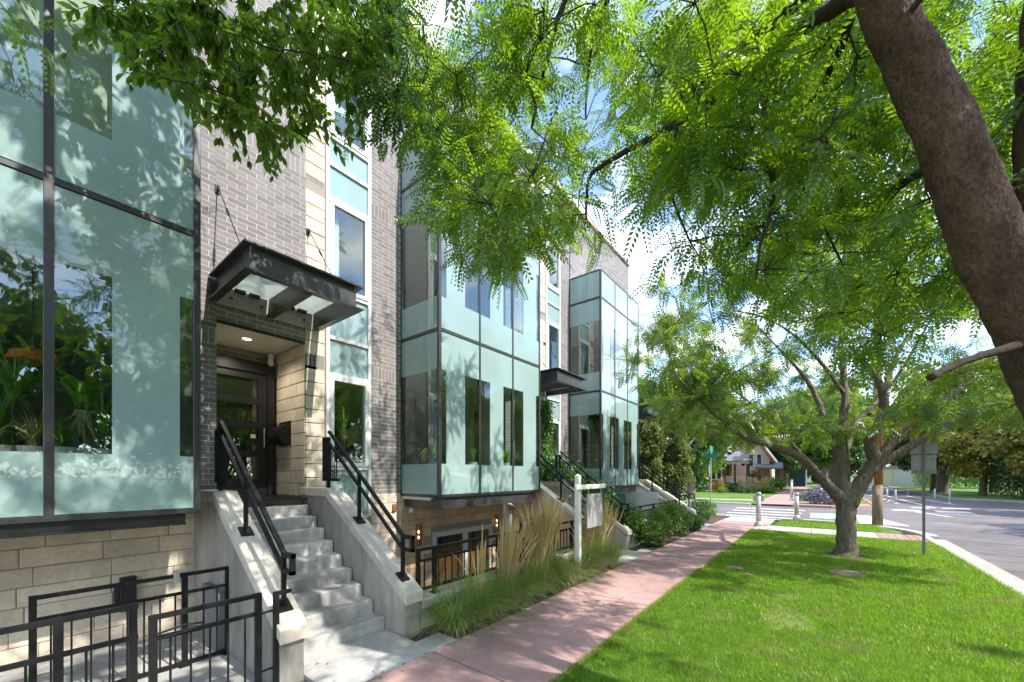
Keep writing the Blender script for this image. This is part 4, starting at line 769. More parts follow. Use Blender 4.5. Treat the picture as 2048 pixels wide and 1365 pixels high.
# house number cut from metal, running down the brick beside the first door
for k, chh in enumerate('2555'):
    cu = bpy.data.curves.new('num', 'FONT'); cu.body = chh; cu.size = 0.30; cu.extrude = 0.012; cu.align_x = 'CENTER'
    t_ = bpy.data.objects.new('num', cu); COL.objects.link(t_)
    dg = bpy.context.evaluated_depsgraph_get(); me = bpy.data.meshes.new_from_object(t_.evaluated_get(dg))
    bpy.data.objects.remove(t_); me.materials.clear(); me.materials.append(M['num'])
    o = link('house_number', me); o.rotation_euler = (R_(90), 0, R_(90)); o.location = (WX + 0.03, 1.63, 3.62 - k * 0.30)
    tag(o, ['topmost', 'second from top', 'third from top', 'lowest'][k] + ' pale metal house number digit on brick by first door', 'number', 'house number digits')
# ------------------------------------------------------------------ front stairs with cheek walls and rails
def front_steps(i, b0, label, cheek_mat):
    """b0: y of the left cheek wall's outer face"""
    root = empty('front_steps', (-5.4, b0 + 0.9, 0), label, 'stairs', 'front stairs of the townhouses')
    sy0, sy1 = b0 + 0.255, b0 + 1.435
    for k in range(9):
        x1 = -4.45 - 0.263 * k; z1 = 0.168 * (k + 1)
        MB().cbox(x1 - (0.29 if k < 8 else 0.55), x1, sy0, sy1, (z1 - 0.2 if k else -0.05), z1, 0.012, jit=0.003).build('step', 'step', root)
    MB().prism([(-4.6, 0), (-6.9, 0), (-6.9, 1.3)], 1, sy0, sy1).build('stair_core', 'concrete', root)
    for side, (ya, yb) in enumerate(((b0, b0 + 0.26), (b0 + 1.43, b0 + 1.70))):
        prof = [(-6.89, -0.95 if i else -0.3), (-4.06, -0.95 if i else -0.3), (-4.06, 0.40), (-6.02, 1.66), (-6.89, 1.66)]
        ya2, yb2 = ya + 0.02, yb - 0.018
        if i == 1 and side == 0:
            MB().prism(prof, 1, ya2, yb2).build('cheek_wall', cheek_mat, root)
        else:
            MB().prism(prof, 1, ya2, yb2).build('cheek_wall', 'stucco' if not (i == 2 and side == 0) else 'white_wall', root)
        # coping in three lengths: flat, two sloping
        def cop(pr, nm='coping'):
            b = MB(); b.prism(pr, 1, ya, yb)
            o = b.build(nm, 'coping', root)
            bv = o.modifiers.new('bevel', 'BEVEL'); bv.width = 0.008; bv.segments = 2; bv.limit_method = 'ANGLE'
        th = 0.115
        sl = (1.79 - 0.52) / 2.0
        cop([(-6.885, 1.66), (-6.02, 1.66), (-6.0, 1.79), (-6.885, 1.79)])
        xs = [-6.0, -5.1, -4.0]
        for a, c in zip(xs[:-1], xs[1:]):
            za, zc = 1.79 - sl * (a + 6.0), 1.79 - sl * (c + 6.0); g = 0.003
            cop([(a + g, za - th - 0.02), (c - g, zc - th - 0.02), (c - g, zc), (a + g, za)])
        # handrail
        yr = (ya + yb) / 2
        hr = MB()
        def zc_(x): return 1.79 - sl * (x + 6.0)
        xt, xb_ = -6.16, -4.23
        hr.bar((xt, yr, zc_(-6.16) + 0.80), (xb_, yr, zc_(xb_) + 0.80 - 0.26), 0.042, 0.038)
        hr.bar((xt, yr, zc_(-6.16) + 0.62), (xb_, yr, zc_(xb_) + 0.62 - 0.26), 0.038, 0.034)
        z0 = zc_(xb_) + 0.54
        hr.bar((xb_ - 0.01, yr, z0), (xb_ + 0.2, yr, z0), 0.05, 0.045); hr.bar((xb_ + 0.18, yr, z0 + 0.022), (xb_ + 0.18, yr, z0 - 0.18), 0.045, 0.04)
        hr.bar((xb_ - 0.01, yr, z0 - 0.165), (xb_ + 0.2, yr, z0 - 0.165), 0.045, 0.04)
        hd = hr.build('handrail', 'steel', root)
        zt = 2.60
        MB().box(-6.33, -6.285, yr - 0.025, yr + 0.025, 1.90, zt).build('rail_post', 'steel', hd)
        MB().box(-6.20, -6.155, yr - 0.022, yr + 0.022, 1.79, zt - 0.02).build('rail_post', 'steel', hd)
        MB().box(-6.33, -5.86, yr - 0.02, yr + 0.02, 1.90, 1.94).build('bottom_rail', 'steel', hd)
        MB().box(-6.285, -6.155, yr - 0.02, yr + 0.02, zt - 0.045, zt).build('bottom_rail', 'steel', hd)
        for k in range(4):
            x = -6.1 + 0.055 * k
            MB().box(x, x + 0.014, yr - 0.007, yr + 0.007, 1.94, zc_(x) + 0.62 - 0.26 * (x + 6.16) / 1.93).build('baluster', 'steel', hd)
        for x in (-5.28, -4.25):
            zz = zc_(x)
            MB().box(x - 0.02, x + 0.02, yr - 0.02, yr + 0.02, zz - 0.01, zz + 0.62 - 0.26 * (x + 6.16) / 1.93 + 0.17).build('rail_post', 'steel', hd)
            pl = MB(); pl.bar((x - 0.07, yr, zz + sl * 0.07 + 0.008), (x + 0.07, yr, zz - sl * 0.07 + 0.008), 0.13, 0.016); pl.build('base_plate', 'steel', hd)
    return root
front_steps(0, 1.565, 'worn concrete front stairs with stone copings, nearest the viewer', 'stucco')
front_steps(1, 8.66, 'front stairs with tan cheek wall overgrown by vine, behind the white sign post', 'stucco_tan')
front_steps(2, 15.68, 'farthest front stairs with white cheek wall, beside the tall conifer', 'white_wall')

# ------------------------------------------------------------------ railings around the areaways
def fence(name, label, x, y0, y1, zb, zt, posts, mid=0.15, gap=0.125, foot=None, cat='railing', along='y', group=None, lowrail=True, hinge=False):
    root = empty(name, (x, (y0 + y1) / 2, zb) if along == 'y' else ((y0 + y1) / 2, x, zb), label, cat, group)
    def bx(a0, a1, w_, z0, z1, nm):
        if along == 'y': return MB().box(x - w_ / 2, x + w_ / 2, a0, a1, z0, z1).build(nm, 'steel', root)
        return MB().box(a0, a1, x - w_ / 2, x + w_ / 2, z0, z1).build(nm, 'steel', root)
    bx(y0, y1, 0.045, zt - 0.035, zt, 'top_rail'); bx(y0, y1, 0.04, zt - mid - 0.03, zt - mid, 'middle_rail')
    if lowrail: bx(y0, y1, 0.04, zb, zb + 0.03, 'bottom_rail')
    for k, p in enumerate(posts):
        f = foot if foot is not None else zb
        bx(p - 0.024, p + 0.024, 0.05, f, zt + 0.002, 'post')
        if foot is not None and k not in (0,):
            if along == 'y': MB().cbox(x - 0.055, x + 0.055, p - 0.055, p + 0.055, f - 0.002, f + 0.012, 0.003).build('base_plate', 'steel', root)
    n = int((y1 - y0) / gap)
    for k in range(1, n):
        p = y0 + (y1 - y0) * k / n
        if min(abs(p - q) for q in posts) < 0.05: continue
        bx(p - 0.007, p + 0.007, 0.014, zb + 0.03, zt - mid - 0.03, 'baluster')
    return root
GR = 'black steel areaway railings'
fence('railing', 'black steel railing panel at lower left corner, left of the gate', -4.1, -0.75, 0.60, 0.06, 1.02, [-0.74, 0.20, 0.57], group=GR, mid=0.24, foot=-0.03)
gate = fence('gate', 'low black steel gate hung beside the nearest stair post', -4.1, 0.66, 1.44, 0.04, 0.90, [0.685, 1.415], group=None, cat='gate', mid=0.17)
lt = MB(); lt.tube([(-4.06, 0.70, 0.76), (-4.04, 0.86, 0.79), (-4.05, 0.99, 0.77), (-4.06, 0.98, 0.74), (-4.05, 0.72, 0.72)], 0.008, 6); lt.build('latch', 'steel', gate)
for z in (0.70, 0.16):
    MB().tube([(-4.1, 1.42, z), (-4.07, 1.50, z + 0.02), (-4.1, 1.57, z)], 0.011, 6).build('hinge', 'steel', gate)
gp = MB(); gp.box(-4.12, -4.08, 1.545, 1.59, -0.03, 0.88); gp.box(-4.12, -4.08, 1.59, 1.70, 0.845, 0.88)
tag(gp.build('gate_post', 'steel'), 'slim black steel post tying gate to the nearest stair handrail', 'post')
fence('railing', 'black steel railing behind the gate, against the nearest stair wall', -5.5, 0.1, 1.6, -0.08, 0.92, [0.12, 1.18, 1.58], group=GR, mid=0.2, foot=-0.1)
br = MB(); br.cbox(-5.52, -5.45, 1.08, 1.13, 0.83, 0.96, 0.004); tag(br.build('rail_bracket', 'galv'), 'small bright metal bracket on the railing behind the gate', 'bracket')
fence('railing', 'black steel railing on low wall behind tall dry grasses, right of nearest stairs', -4.18, 3.30, 8.2, 0.46, 1.02, [3.32, 3.60, 4.95, 6.2, 7.4, 8.17], group=GR, foot=0.385)
fence('railing', 'short high black railing in front of the tan stair wall', -5.5, 7.3, 8.66, -0.2, 0.96, [7.33, 8.0, 8.64], group=GR)
fence('railing', 'black railing set back behind shrubs before the teal wall', -4.3, 10.55, 15.6, 0.42, 1.05, [10.57, 11.8, 13.0, 14.3, 15.57], group=GR, foot=0.3)
# low retaining walls that carry the railings, with cast copings
for (a, b, lab) in ((3.28, 8.64, 'low concrete wall under railing behind the dry grasses'), (10.5, 15.7, 'low concrete wall hidden behind shrubs by the second stairs')):
    rt = empty('retaining_wall', (-4.2, (a + b) / 2, 0), lab, 'wall')
    MB().box(-4.30, -4.07, a, b, -1.1, 0.27).build('wall_body', 'concrete', rt)
    y = a
    while y < b - 0.1:
        y2 = min(y + 1.3, b); MB().cbox(-4.34, -4.03, y + 0.003, y2 - 0.003, 0.27, 0.385, 0.008).build('coping', 'coping', rt); y = y2
# basement window under the second bay
bw = empty('basement_window', (WX, 6.88, -0.7), 'grey framed basement window under the second glass bay', 'window')
fr = MB()
fr.box(WX - 0.05, WX + 0.035, 5.87, 5.97, -1.0, 0.70); fr.box(WX - 0.05, WX + 0.035, 7.78, 7.89, -1.0, 0.70); fr.box(WX - 0.05, WX + 0.034, 5.97, 7.78, 0.58, 0.70); fr.box(WX - 0.05, WX + 0.034, 6.82, 6.98, -1.0, 0.58)
fr.build('window_frame', 'greyframe', bw)
for a, b in ((5.97, 6.82), (6.98, 7.78)):
    MB().box(WX + 0.004, WX + 0.011, a, b, -1.0, 0.58).build('window_pane', 'clear', bw)
    MB().box(WX + 0.0005, WX + 0.003, a, b, -1.0, 0.30).build('wooden_blind', 'bronze', bw)
    MB().box(WX + 0.0005, WX + 0.003, a, b, 0.30, 0.58).build('dark_interior', 'dark', bw)
def sconce(y, label):
    r = empty('wall_lamp', (WX, y, 0.45), label, 'lamp', 'bronze wall lamps under the second bay')
    b = MB(); n = 8
    v = [(WX + 0.02 + 0.07 * math.sin(math.pi * k / n), y - 0.08 + 0.16 * k / n) for k in range(n + 1)]
    b.prism(v, 2, 0.47, 0.90); b.build('shade', 'bronze', r)
    MB().box(WX + 0.0, WX + 0.02, y - 0.09, y + 0.09, 0.45, 0.92).build('back_plate', 'bronze', r)
    for z in (0.62, 0.74): MB().box(WX + 0.075, WX + 0.095, y - 0.075, y - 0.045, z, z + 0.06).build('lit_slot', 'bulb', r)
sconce(5.48, 'rusty bronze wall lamp left of the basement window'); sconce(8.08, 'rusty bronze wall lamp right of the basement window')
pil = MB().cbox(WX + 0.005, WX + 0.14, 8.44, 8.64, -0.95, 1.33, 0.01).build('pilaster', 'white_wall'); tag(pil, 'narrow white pilaster between basement wall and tan stair wall', 'pilaster')
fl = empty('flood_light', (-6.7, 8.5, 1.1), 'small grey floodlight on white pilaster under second bay', 'light')
b = MB(); b.add([(-6.75, 8.44, 1.2), (-6.58, 8.44, 1.12), (-6.58, 8.6, 1.12), (-6.75, 8.6, 1.2), (-6.75, 8.44, 1.02), (-6.62, 8.44, 1.05), (-6.62, 8.6, 1.05), (-6.75, 8.6, 1.02)], [(0, 1, 2, 3), (4, 5, 6, 7), (0, 1, 5, 4), (1, 2, 6, 5), (2, 3, 7, 6), (3, 0, 4, 7)]); b.build('housing', 'galv', fl)
ol = MB().cbox(WX + 0.012, WX + 0.06, 4.80, 4.88, 1.25, 1.40, 0.01).build('outlet_box', 'bronze'); tag(ol, 'small weathered outlet box on pale stone left of second bay', 'outlet')
ml = MB(); ml.lathe([(0.05, 0), (0.06, 0.04), (0.05, 0.09), (0.02, 0.12)], (WX + 0.1, 5.22, 1.2), 12); tag(ml.build('eyeball_lamp', 'white', smooth=True), 'little white eyeball lamp under corner of second bay', 'lamp')
# painted wall of the third areaway
mu = empty('mural_wall', (-6.8, 15.7, 0), 'teal and grey painted wall under the far glass bay', 'wall')
MB().box(-6.85, -5.0, 15.60, 15.70, -0.9, 1.3).build('wall_body', 'white_wall', mu)
MB().prism([(-6.8, -0.9), (-6.1, -0.9), (-6.3, 1.2), (-6.8, 1.25)], 1, 15.58, 15.598).build('painted_field', 'teal', mu)
MB().prism([(-6.1, -0.9), (-5.55, -0.9), (-5.75, 0.6), (-6.15, 0.2)], 1, 15.575, 15.594).build('painted_field', 'mural_grey', mu)
MB().prism([(-5.5, -0.9), (-5.05, -0.9), (-5.05, 0.35), (-5.4, 0.1)], 1, 15.577, 15.596).build('painted_field', 'teal', mu)
# mailbox in the first alcove, security camera, downspout on the base wall
mb = empty('mailbox', (-7.6, 3.05, 2.7), 'black half-round mailbox on the stone wall by the first door', 'mailbox')
n = 12; prof = [(3.077 - 0.2 * math.sin(math.pi * k / n), 2.72 - 0.19 * math.cos(math.pi * k / n) ) for k in range(n + 1)]
b = MB()
b.prism([(y, z) for y, z in prof], 0, -7.86, -7.42); b.build('body', 'black', mb)
MB().box(-7.87, -7.41, 3.062, 3.078, 2.52, 2.96).build('back_plate', 'black', mb)
cm = empty('security_camera', (-8.0, 2.98, 4.1), 'small white security camera at the alcove ceiling corner', 'camera')
MB().lathe([(0.045, 0.1), (0.05, 0.05), (0.03, 0.0)], (-7.98, 2.97, 4.12), 12).build('mount', 'white', cm)
MB().lathe([(0.02, -0.09), (0.045, -0.07), (0.05, 0.0), (0.04, 0.03)], (-7.95, 2.95, 4.09), 12).build('lens_housing', 'white', cm)
ds = MB(); ds.cbox(WX + 0.012, WX + 0.11, 0.83, 0.98, 0.3, 0.72, 0.006); ds.cbox(WX + 0.012, WX + 0.10, 0.78, 0.83, 0.42, 0.62, 0.006); tag(ds.build('downspout_box', 'black'), 'black metal box on stone base wall under the nearest bay', 'box')
pn = MB().cbox(-6.2, -5.56, 1.50, 1.60, -0.1, 0.62, 0.004).build('meter_cabinet', 'mural_grey'); tag(pn, 'dark grey cabinet against the nearest stair wall behind railing', 'cabinet')
dbx = MB().cbox(WX + 0.012, WX + 0.07, 1.50, 1.58, 4.0, 4.45, 0.006).build('door_speaker', 'black'); tag(dbx, 'narrow black box on brick between first bay and canopy', 'box')
# ------------------------------------------------------------------ real-estate sign
sg = empty('yard_sign', (-3.66, 6.72, 0), 'white wooden post with crossarm and blank grey hanging panel', 'sign')
MB().cbox(-3.71, -3.61, 6.67, 6.77, -0.05, 1.98, 0.008).build('post', 'postwhite', sg)
MB().add([(-3.71, 6.67, 1.98), (-3.61, 6.67, 1.98), (-3.61, 6.77, 1.98), (-3.71, 6.77, 1.98), (-3.66, 6.72, 2.02)], [(0, 1, 4), (1, 2, 4), (2, 3, 4), (3, 0, 4)]).build('post_cap', 'postwhite', sg)
MB().cbox(-3.605, -3.55, 6.48, 7.72, 1.72, 1.81, 0.006).build('crossarm', 'postwhite', sg)
MB().cbox(-3.592, -3.565, 6.93, 7.60, 0.95, 1.62, 0.004).build('hanging_panel', 'panel', sg)
for y in (7.0, 7.53): MB().tube([(-3.578, y, 1.74), (-3.578, y, 1.60)], 0.008, 6).build('hook', 'galv', sg)
# ------------------------------------------------------------------ leaf templates and growers
def frond_template(n, ll=0.2, lw=0.075, ang=62, droop=0.12):
    v = []; f = []
    for k in range(n):
        t = 0.14 + 0.86 * k / (n - 1); sz = 0.75 + 0.25 * math.sin(math.pi * min(1, t * 1.1))
        for sd in (-1, 1):
            a = math.radians(ang - 22 * t); dxy = (math.cos(a), sd * math.sin(a)); per = (-dxy[1], dxy[0])
            bx_, by = t, sd * 0.012; z = -droop * t * t; L_, W_ = ll * sz, lw * sz
            o = len(v)
            v += [(bx_, by, z), (bx_ + dxy[0] * L_ * 0.5 + per[0] * W_ / 2, by + dxy[1] * L_ * 0.5 + per[1] * W_ / 2, z - 0.01 + 0.012 * sd), (bx_ + dxy[0] * L_, by + dxy[1] * L_, z - 0.05), (bx_ + dxy[0] * L_ * 0.5 - per[0] * W_ / 2, by + dxy[1] * L_ * 0.5 - per[1] * W_ / 2, z - 0.01 - 0.012 * sd)]
            f.append((o, o + 1, o + 2, o + 3))
    o = len(v); v += [(0, -0.006, 0), (1, -0.003, -droop), (1, 0.003, -droop), (0, 0.006, 0)]; f.append((o, o + 1, o + 2, o + 3))
    return np.array(v), np.array(f)
OVATE = (np.array([(0, 0, 0), (0.25, 0.2, 0.03), (0.6, 0.2, 0.01), (1, 0, -0.1), (0.6, -0.2, 0.01), (0.25, -0.2, 0.03), (0.25, 0, 0), (0.6, 0, -0.04)]), np.array([(0, 6, 1, 1), (6, 7, 2, 1), (7, 3, 2, 2), (0, 5, 6, 6), (5, 4, 7, 6), (4, 3, 7, 7)]))
OVATE = (OVATE[0][:6], np.array([(0, 1, 2, 5), (5, 2, 3, 4)]))
DIAMOND = (np.array([(0, 0, 0), (0.5, 0.32, 0.05), (1, 0, -0.08), (0.5, -0.32, 0.05)]), np.array([(0, 1, 2, 3)]))
def rvec(n, zs=1.0):
    a = RNG.normal(size=(n, 3)); a[:, 2] *= zs; return unit(a)
def nearest(skel, c):
    d = np.linalg.norm(skel[:, :3] - np.array(c)[None, :3], axis=1); i = int(np.argmin(d)); return skel[i]
def limbs_to_mesh(limbs, mb, n=10, wob=0.0, seg=5):
    """limbs: lists of (x, y, z, r); smooth them and return the sampled skeleton"""
    sk = []
    for L_ in limbs:
        pts = []
        k = len(L_)
        for i in range(k - 1):
            p0, p1, p2, p3 = (L_[max(i - 1, 0)], L_[i], L_[i + 1], L_[min(i + 2, k - 1)])
            for s_ in range(seg):
                t = s_ / seg
                pts.append([0.5 * ((2 * b) + (-a + c) * t + (2 * a - 5 * b + 4 * c - d) * t * t + (-a + 3 * b - 3 * c + d) * t ** 3) for a, b, c, d in zip(p0, p1, p2, p3)])
        pts.append(list(L_[-1]))
        if wob:
            for p in pts[1:]:
                for j in range(3): p[j] += random.uniform(-wob, wob) * min(1, p[3] / 0.06 + 0.3)
        mb.tube([p[:3] for p in pts], [max(p[3], 0.004) for p in pts], n)
        sk += pts
    return np.array(sk)
def grow(boughs, skel, mb, nt, nl, length, leaf, flat=0.65, droop=0.35, twig_r=0.006, hang=0.0):
    """twigs from the limbs into every bough, leaves along the twigs"""
    tv, tf = leaf; POS = []; DIR = []; UP = []; SCL = []
    sk_ = np.array(skel)
    d0 = [np.min(np.linalg.norm(sk_[:, :3] - np.array(b[:3]), axis=1)) for b in boughs]
    for bi in np.argsort(d0):
        (x, y, z, R) = boughs[bi]
        c = np.array((x, y, z)); dd = np.linalg.norm(sk_[:, :3] - c, axis=1) + 0.5 * np.maximum(0, sk_[:, 2] - z)   # grow on from the closest wood below
        b = sk_[int(np.argmin(dd))]; a = b[:3]; dist = np.linalg.norm(c - a)
        r0 = float(np.clip(0.006 + 0.010 * dist, 0.006, max(0.007, b[3] * 0.7)))
        if dist > 0.1:
            mid = (a + c) / 2 + np.array((0, 0, 0.14 * dist)) + RNG.normal(size=3) * 0.10 * dist; m_n = 6; path = []
            for k in range(m_n + 1):
                t = k / m_n; p = (1 - t) ** 2 * a + 2 * t * (1 - t) * mid + t * t * c
                if 0 < k < m_n: p = p + RNG.normal(size=3) * 0.018 * dist
                path.append((*p, r0 + (0.005 - r0) * t))
            mb.tube([p[:3] for p in path], [p[3] for p in path], 5)
            sk_ = np.concatenate([sk_, np.array(path[2:])])
        inward = unit((a - c)[None])[0]
        ends = c + rvec(nt, flat) * R * RNG.uniform(0.6, 1.1, (nt, 1)) - np.array((0, 0, hang * R))
        for e in ends:
            m1 = (c + e) / 2 + RNG.normal(size=3) * 0.08 * R + np.array((0, 0, 0.12 * R))
            mb.tube([c + inward * 0.1 * R, m1, e], [twig_r, twig_r * 0.7, twig_r * 0.35], 3, cap=False)
            k = max(2, int(nl / nt * RNG.uniform(0.7, 1.3)))
            t = RNG.uniform(0.12, 1.05, k)[:, None]
            pos = (1 - t) ** 2 * c + 2 * t * (1 - t) * m1 + t * t * e
            tw = unit((e - c)[None]); sidev = unit(np.cross(tw, rvec(k)))
            d = tw * RNG.uniform(0.2, 1.0, (k, 1)) + sidev * RNG.uniform(0.4, 1.1, (k, 1)); d[:, 2] -= droop * RNG.uniform(0.3, 1.4, k)
            up = np.tile(np.array((0, 0, 1.0)), (k, 1)) + RNG.normal(size=(k, 3)) * 0.45
            POS.append(pos); DIR.append(d); UP.append(up); SCL.append(length * RNG.uniform(0.7, 1.25, k))
    return stamp(tv, tf, np.concatenate(POS), np.concatenate(DIR), np.concatenate(UP), np.concatenate(SCL))

# ------------------------------------------------------------------ the near honey locust
tree = empty('locust_tree', (1.5, 4.05, 0), 'big honey locust with leaning brown trunk at the right edge, crown overhead', 'tree', 'street trees on the lawn strip')
def pl(*a): return [(*P(px, py, d), r) for px, py, d, r in a]
fork = tuple(P(2118, 765, 2.25))
limbA = [(1.5, 4.05, -0.1, 0.27), (1.5, 4.05, 0.25, 0.2), (1.46, 4.02, 1.1, 0.18), (1.3, 3.92, 1.9, 0.172), (*fork, 0.168)] + pl((2036, 600, 2.23, 0.142), (1972, 480, 2.22, 0.138), (1906, 300, 2.2, 0.126), (1838, 150, 2.2, 0.115), (1766, 0, 2.2, 0.105)) + [(0.12, 2.86, 5.3, 0.1), (-0.2, 2.7, 6.2, 0.075), (-0.5, 2.4, 7.4, 0.04)]
limbB = [(*fork, 0.14)] + pl((2082, 560, 2.35, 0.11), (2080, 330, 2.4, 0.1), (2085, 80, 2.45, 0.095)) + [(1.2, 4.0, 5.6, 0.09), (1.5, 4.3, 7.0, 0.06), (1.6, 4.5, 8.2, 0.03)]
lim = [limbA, limbB]
small = [
    [(0.24, 2.98, 4.75, 0.075)] + pl((1690, 0, 2.5, 0.055), (1600, 62, 2.7, 0.047), (1510, 130, 2.9, 0.04), (1440, 180, 3.05, 0.034), (1370, 235, 3.2, 0.03), (1290, 280, 3.4, 0.026), (1210, 330, 3.6, 0.021), (1178, 360, 3.65, 0.016), (1172, 440, 3.7, 0.01)),
    [(0.2, 2.93, 5.0, 0.05)] + pl((1600, 0, 2.7, 0.033), (1530, 60, 2.85, 0.028), (1440, 125, 3.0, 0.023), (1375, 205, 3.2, 0.018), (1340, 300, 3.3, 0.012), (1300, 360, 3.4, 0.007)),
    pl((1514, 125, 2.9, 0.028), (1528, 210, 2.9, 0.024), (1540, 330, 2.9, 0.021), (1546, 400, 2.92, 0.017), (1520, 500, 2.95, 0.01), (1512, 560, 3.0, 0.006)),
    [(-0.1, 2.75, 5.9, 0.06), (-0.9, 2.85, 6.25, 0.045)] + pl((1155, -40, 3.5, 0.03), (1110, 60, 3.6, 0.024), (1085, 160, 3.8, 0.019), (1063, 255, 3.9, 0.011)),
    [(-0.9, 2.85, 6.25, 0.04), (-2.2, 2.6, 6.9, 0.032)] + pl((775, -40, 4.2, 0.026), (745, 90, 4.3, 0.02), (713, 147, 4.4, 0.01)),
    pl((1700, 40, 2.6, 0.03), (1640, 180, 3.2, 0.022), (1560, 250, 3.8, 0.016), (1450, 330, 4.4, 0.01)),
    pl((1905, 310, 2.3, 0.035), (1780, 380, 3.2, 0.026), (1680, 430, 3.9, 0.018), (1600, 520, 4.4, 0.01)),
    pl((1440, 180, 3.05, 0.02), (1350, 330, 3.7, 0.014), (1290, 420, 4.2, 0.008)),
    pl((1530, 230, 2.9, 0.016), (1620, 400, 3.3, 0.012), (1700, 560, 3.6, 0.007)),
    pl((1330, 360, 3.4, 0.012), (1370, 460, 3.5, 0.009), (1400, 520, 3.6, 0.006)),
    [(1.2, 3.95, 5.2, 0.05), (1.9, 3.0, 5.8, 0.035), (2.4, 1.8, 6.2, 0.02)], [(-0.2, 2.7, 6.2, 0.05), (-1.0, 1.0, 6.5, 0.035), (-2.0, -0.6, 6.8, 0.02)], [(1.2, 4.0, 5.6, 0.05), (0.6, 5.4, 6.2, 0.035), (-0.4, 6.6, 6.6, 0.02)], [(-0.9, 2.85, 6.25, 0.03), (-2.0, 4.0, 6.8, 0.02), (-2.6, 5.0, 7.0, 0.012)]]
from mathutils import noise as mnoise
def furrow(mb, amp, hs, vs):
    """real relief on a trunk: long ridges and knots pushed along the surface"""
    out_ = []
    n_ = mb.ring
    for i0 in range(0, len(mb.v) - n_ + 1, n_):
        ring = [Vector(v) for v in mb.v[i0:i0 + n_]]; c_ = sum(ring, Vector()) / n_
        for v in ring:
            q_ = Vector((v.x * hs, v.y * hs, v.z * vs)); r_ = 1 - abs(mnoise.noise(q_)) * 2
            k_ = mnoise.noise(v * 5.0)
            out_.append(tuple(v + (v - c_).normalized() * (amp * (r_ - 0.5) + amp * 1.2 * k_)))
    mb.v = out_
mbt = MB(); mbt.ring = 40; skA = limbs_to_mesh(lim, mbt, 40, seg=16); furrow(mbt, 0.010, 38, 9)
trk = mbt.build('trunk', 'bark', tree, smooth=True)
stub = MB(); limbs_to_mesh([pl((2060, 685, 2.2, 0.03), (1962, 712, 2.12, 0.021), (1900, 735, 2.06, 0.017), (1862, 756, 2.0, 0.02))], stub, 8, 0.004)
stub.build('broken_branch', 'deadwood', tree, smooth=True)
mbb = MB(); skB = limbs_to_mesh(small, mbb, 8, 0.012)
mbb.build('branches', 'barkd', tree, smooth=True)
sk = np.concatenate([skA[skA[:, 2] > 3.6], skB])
mtw = MB()
FR = frond_template(8, 0.19, 0.085)
fr_in = NEAR_BOUGHS[:N_NEAR]; fr_out = NEAR_BOUGHS[N_NEAR:]
V1, F1 = grow(fr_in, sk, mtw, 6, 50, 0.26, FR)
V2, F2 = grow(fr_out, sk, mtw, 6, 40, 0.28, FR)
np_mesh('crown', np.concatenate([V1, V2]), np.concatenate([F1, F2 + len(V1)]), 'leaf', tree, 'stuff')
mtw.build('twigs', 'barkd', tree, 'stuff')
# leaf right before the lens, hanging from the right hand stem
# ------------------------------------------------------------------ broad-leaved tree whose boughs hang in at upper left
ash = empty('ash_tree', (-0.4, -4.9, 0), 'broad leaved tree whose dark drooping sprays hang in at the upper left', 'tree', 'street trees on the lawn strip')
al = [[(-0.4, -4.9, -0.1, 0.26), (-0.4, -4.85, 0.4, 0.2), (-0.45, -4.7, 2.2, 0.17), (-0.8, -4.0, 4.2, 0.13), (-1.9, -2.6, 6.0, 0.09), (-3.3, -1.0, 6.9, 0.05), (-4.4, 0.5, 7.0, 0.025), (-4.5, 1.2, 6.7, 0.012)],
      [(-0.45, -4.7, 2.2, 0.13), (0.3, -5.0, 4.5, 0.1), (0.8, -4.6, 7.0, 0.07), (0.6, -3.6, 9.5, 0.03)], [(-0.8, -4.0, 4.2, 0.09), (-1.6, -4.6, 6.5, 0.06), (-2.4, -5.2, 9.0, 0.03)],
      [(-1.9, -2.6, 6.0, 0.06), (-2.0, -1.0, 7.0, 0.04), (-2.9, 0.6, 7.2, 0.025), (-3.6, 1.6, 6.8, 0.012)], [(-0.8, -4.0, 4.2, 0.08), (0.2, -2.4, 6.5, 0.05), (0.9, -1.0, 8.5, 0.02)], [(-3.3, -1.0, 6.9, 0.03), (-4.6, -1.6, 8.0, 0.02), (-5.0, -2.0, 8.8, 0.01)]]
mba = MB(); ska = limbs_to_mesh(al, mba, 12, 0.02); mba.build('trunk', 'barkg', ash, smooth=True)
mta = MB()
V1, F1 = grow(ASH_BOUGHS[:N_ASH], ska, mta, 6, 100, 0.09, OVATE, droop=0.9, hang=0.25, twig_r=0.004)
V2, F2 = grow(ASH_BOUGHS[N_ASH:], ska, mta, 6, 150, 0.18, OVATE, droop=0.9)  # unseen boughs, leaves enlarged and multiplied to keep skylight off the nearest bay
np_mesh('crown', np.concatenate([V1, V2]), np.concatenate([F1, F2 + len(V1)]), 'ash', ash, 'stuff')
mta.build('twigs', 'barkd', ash, 'stuff')
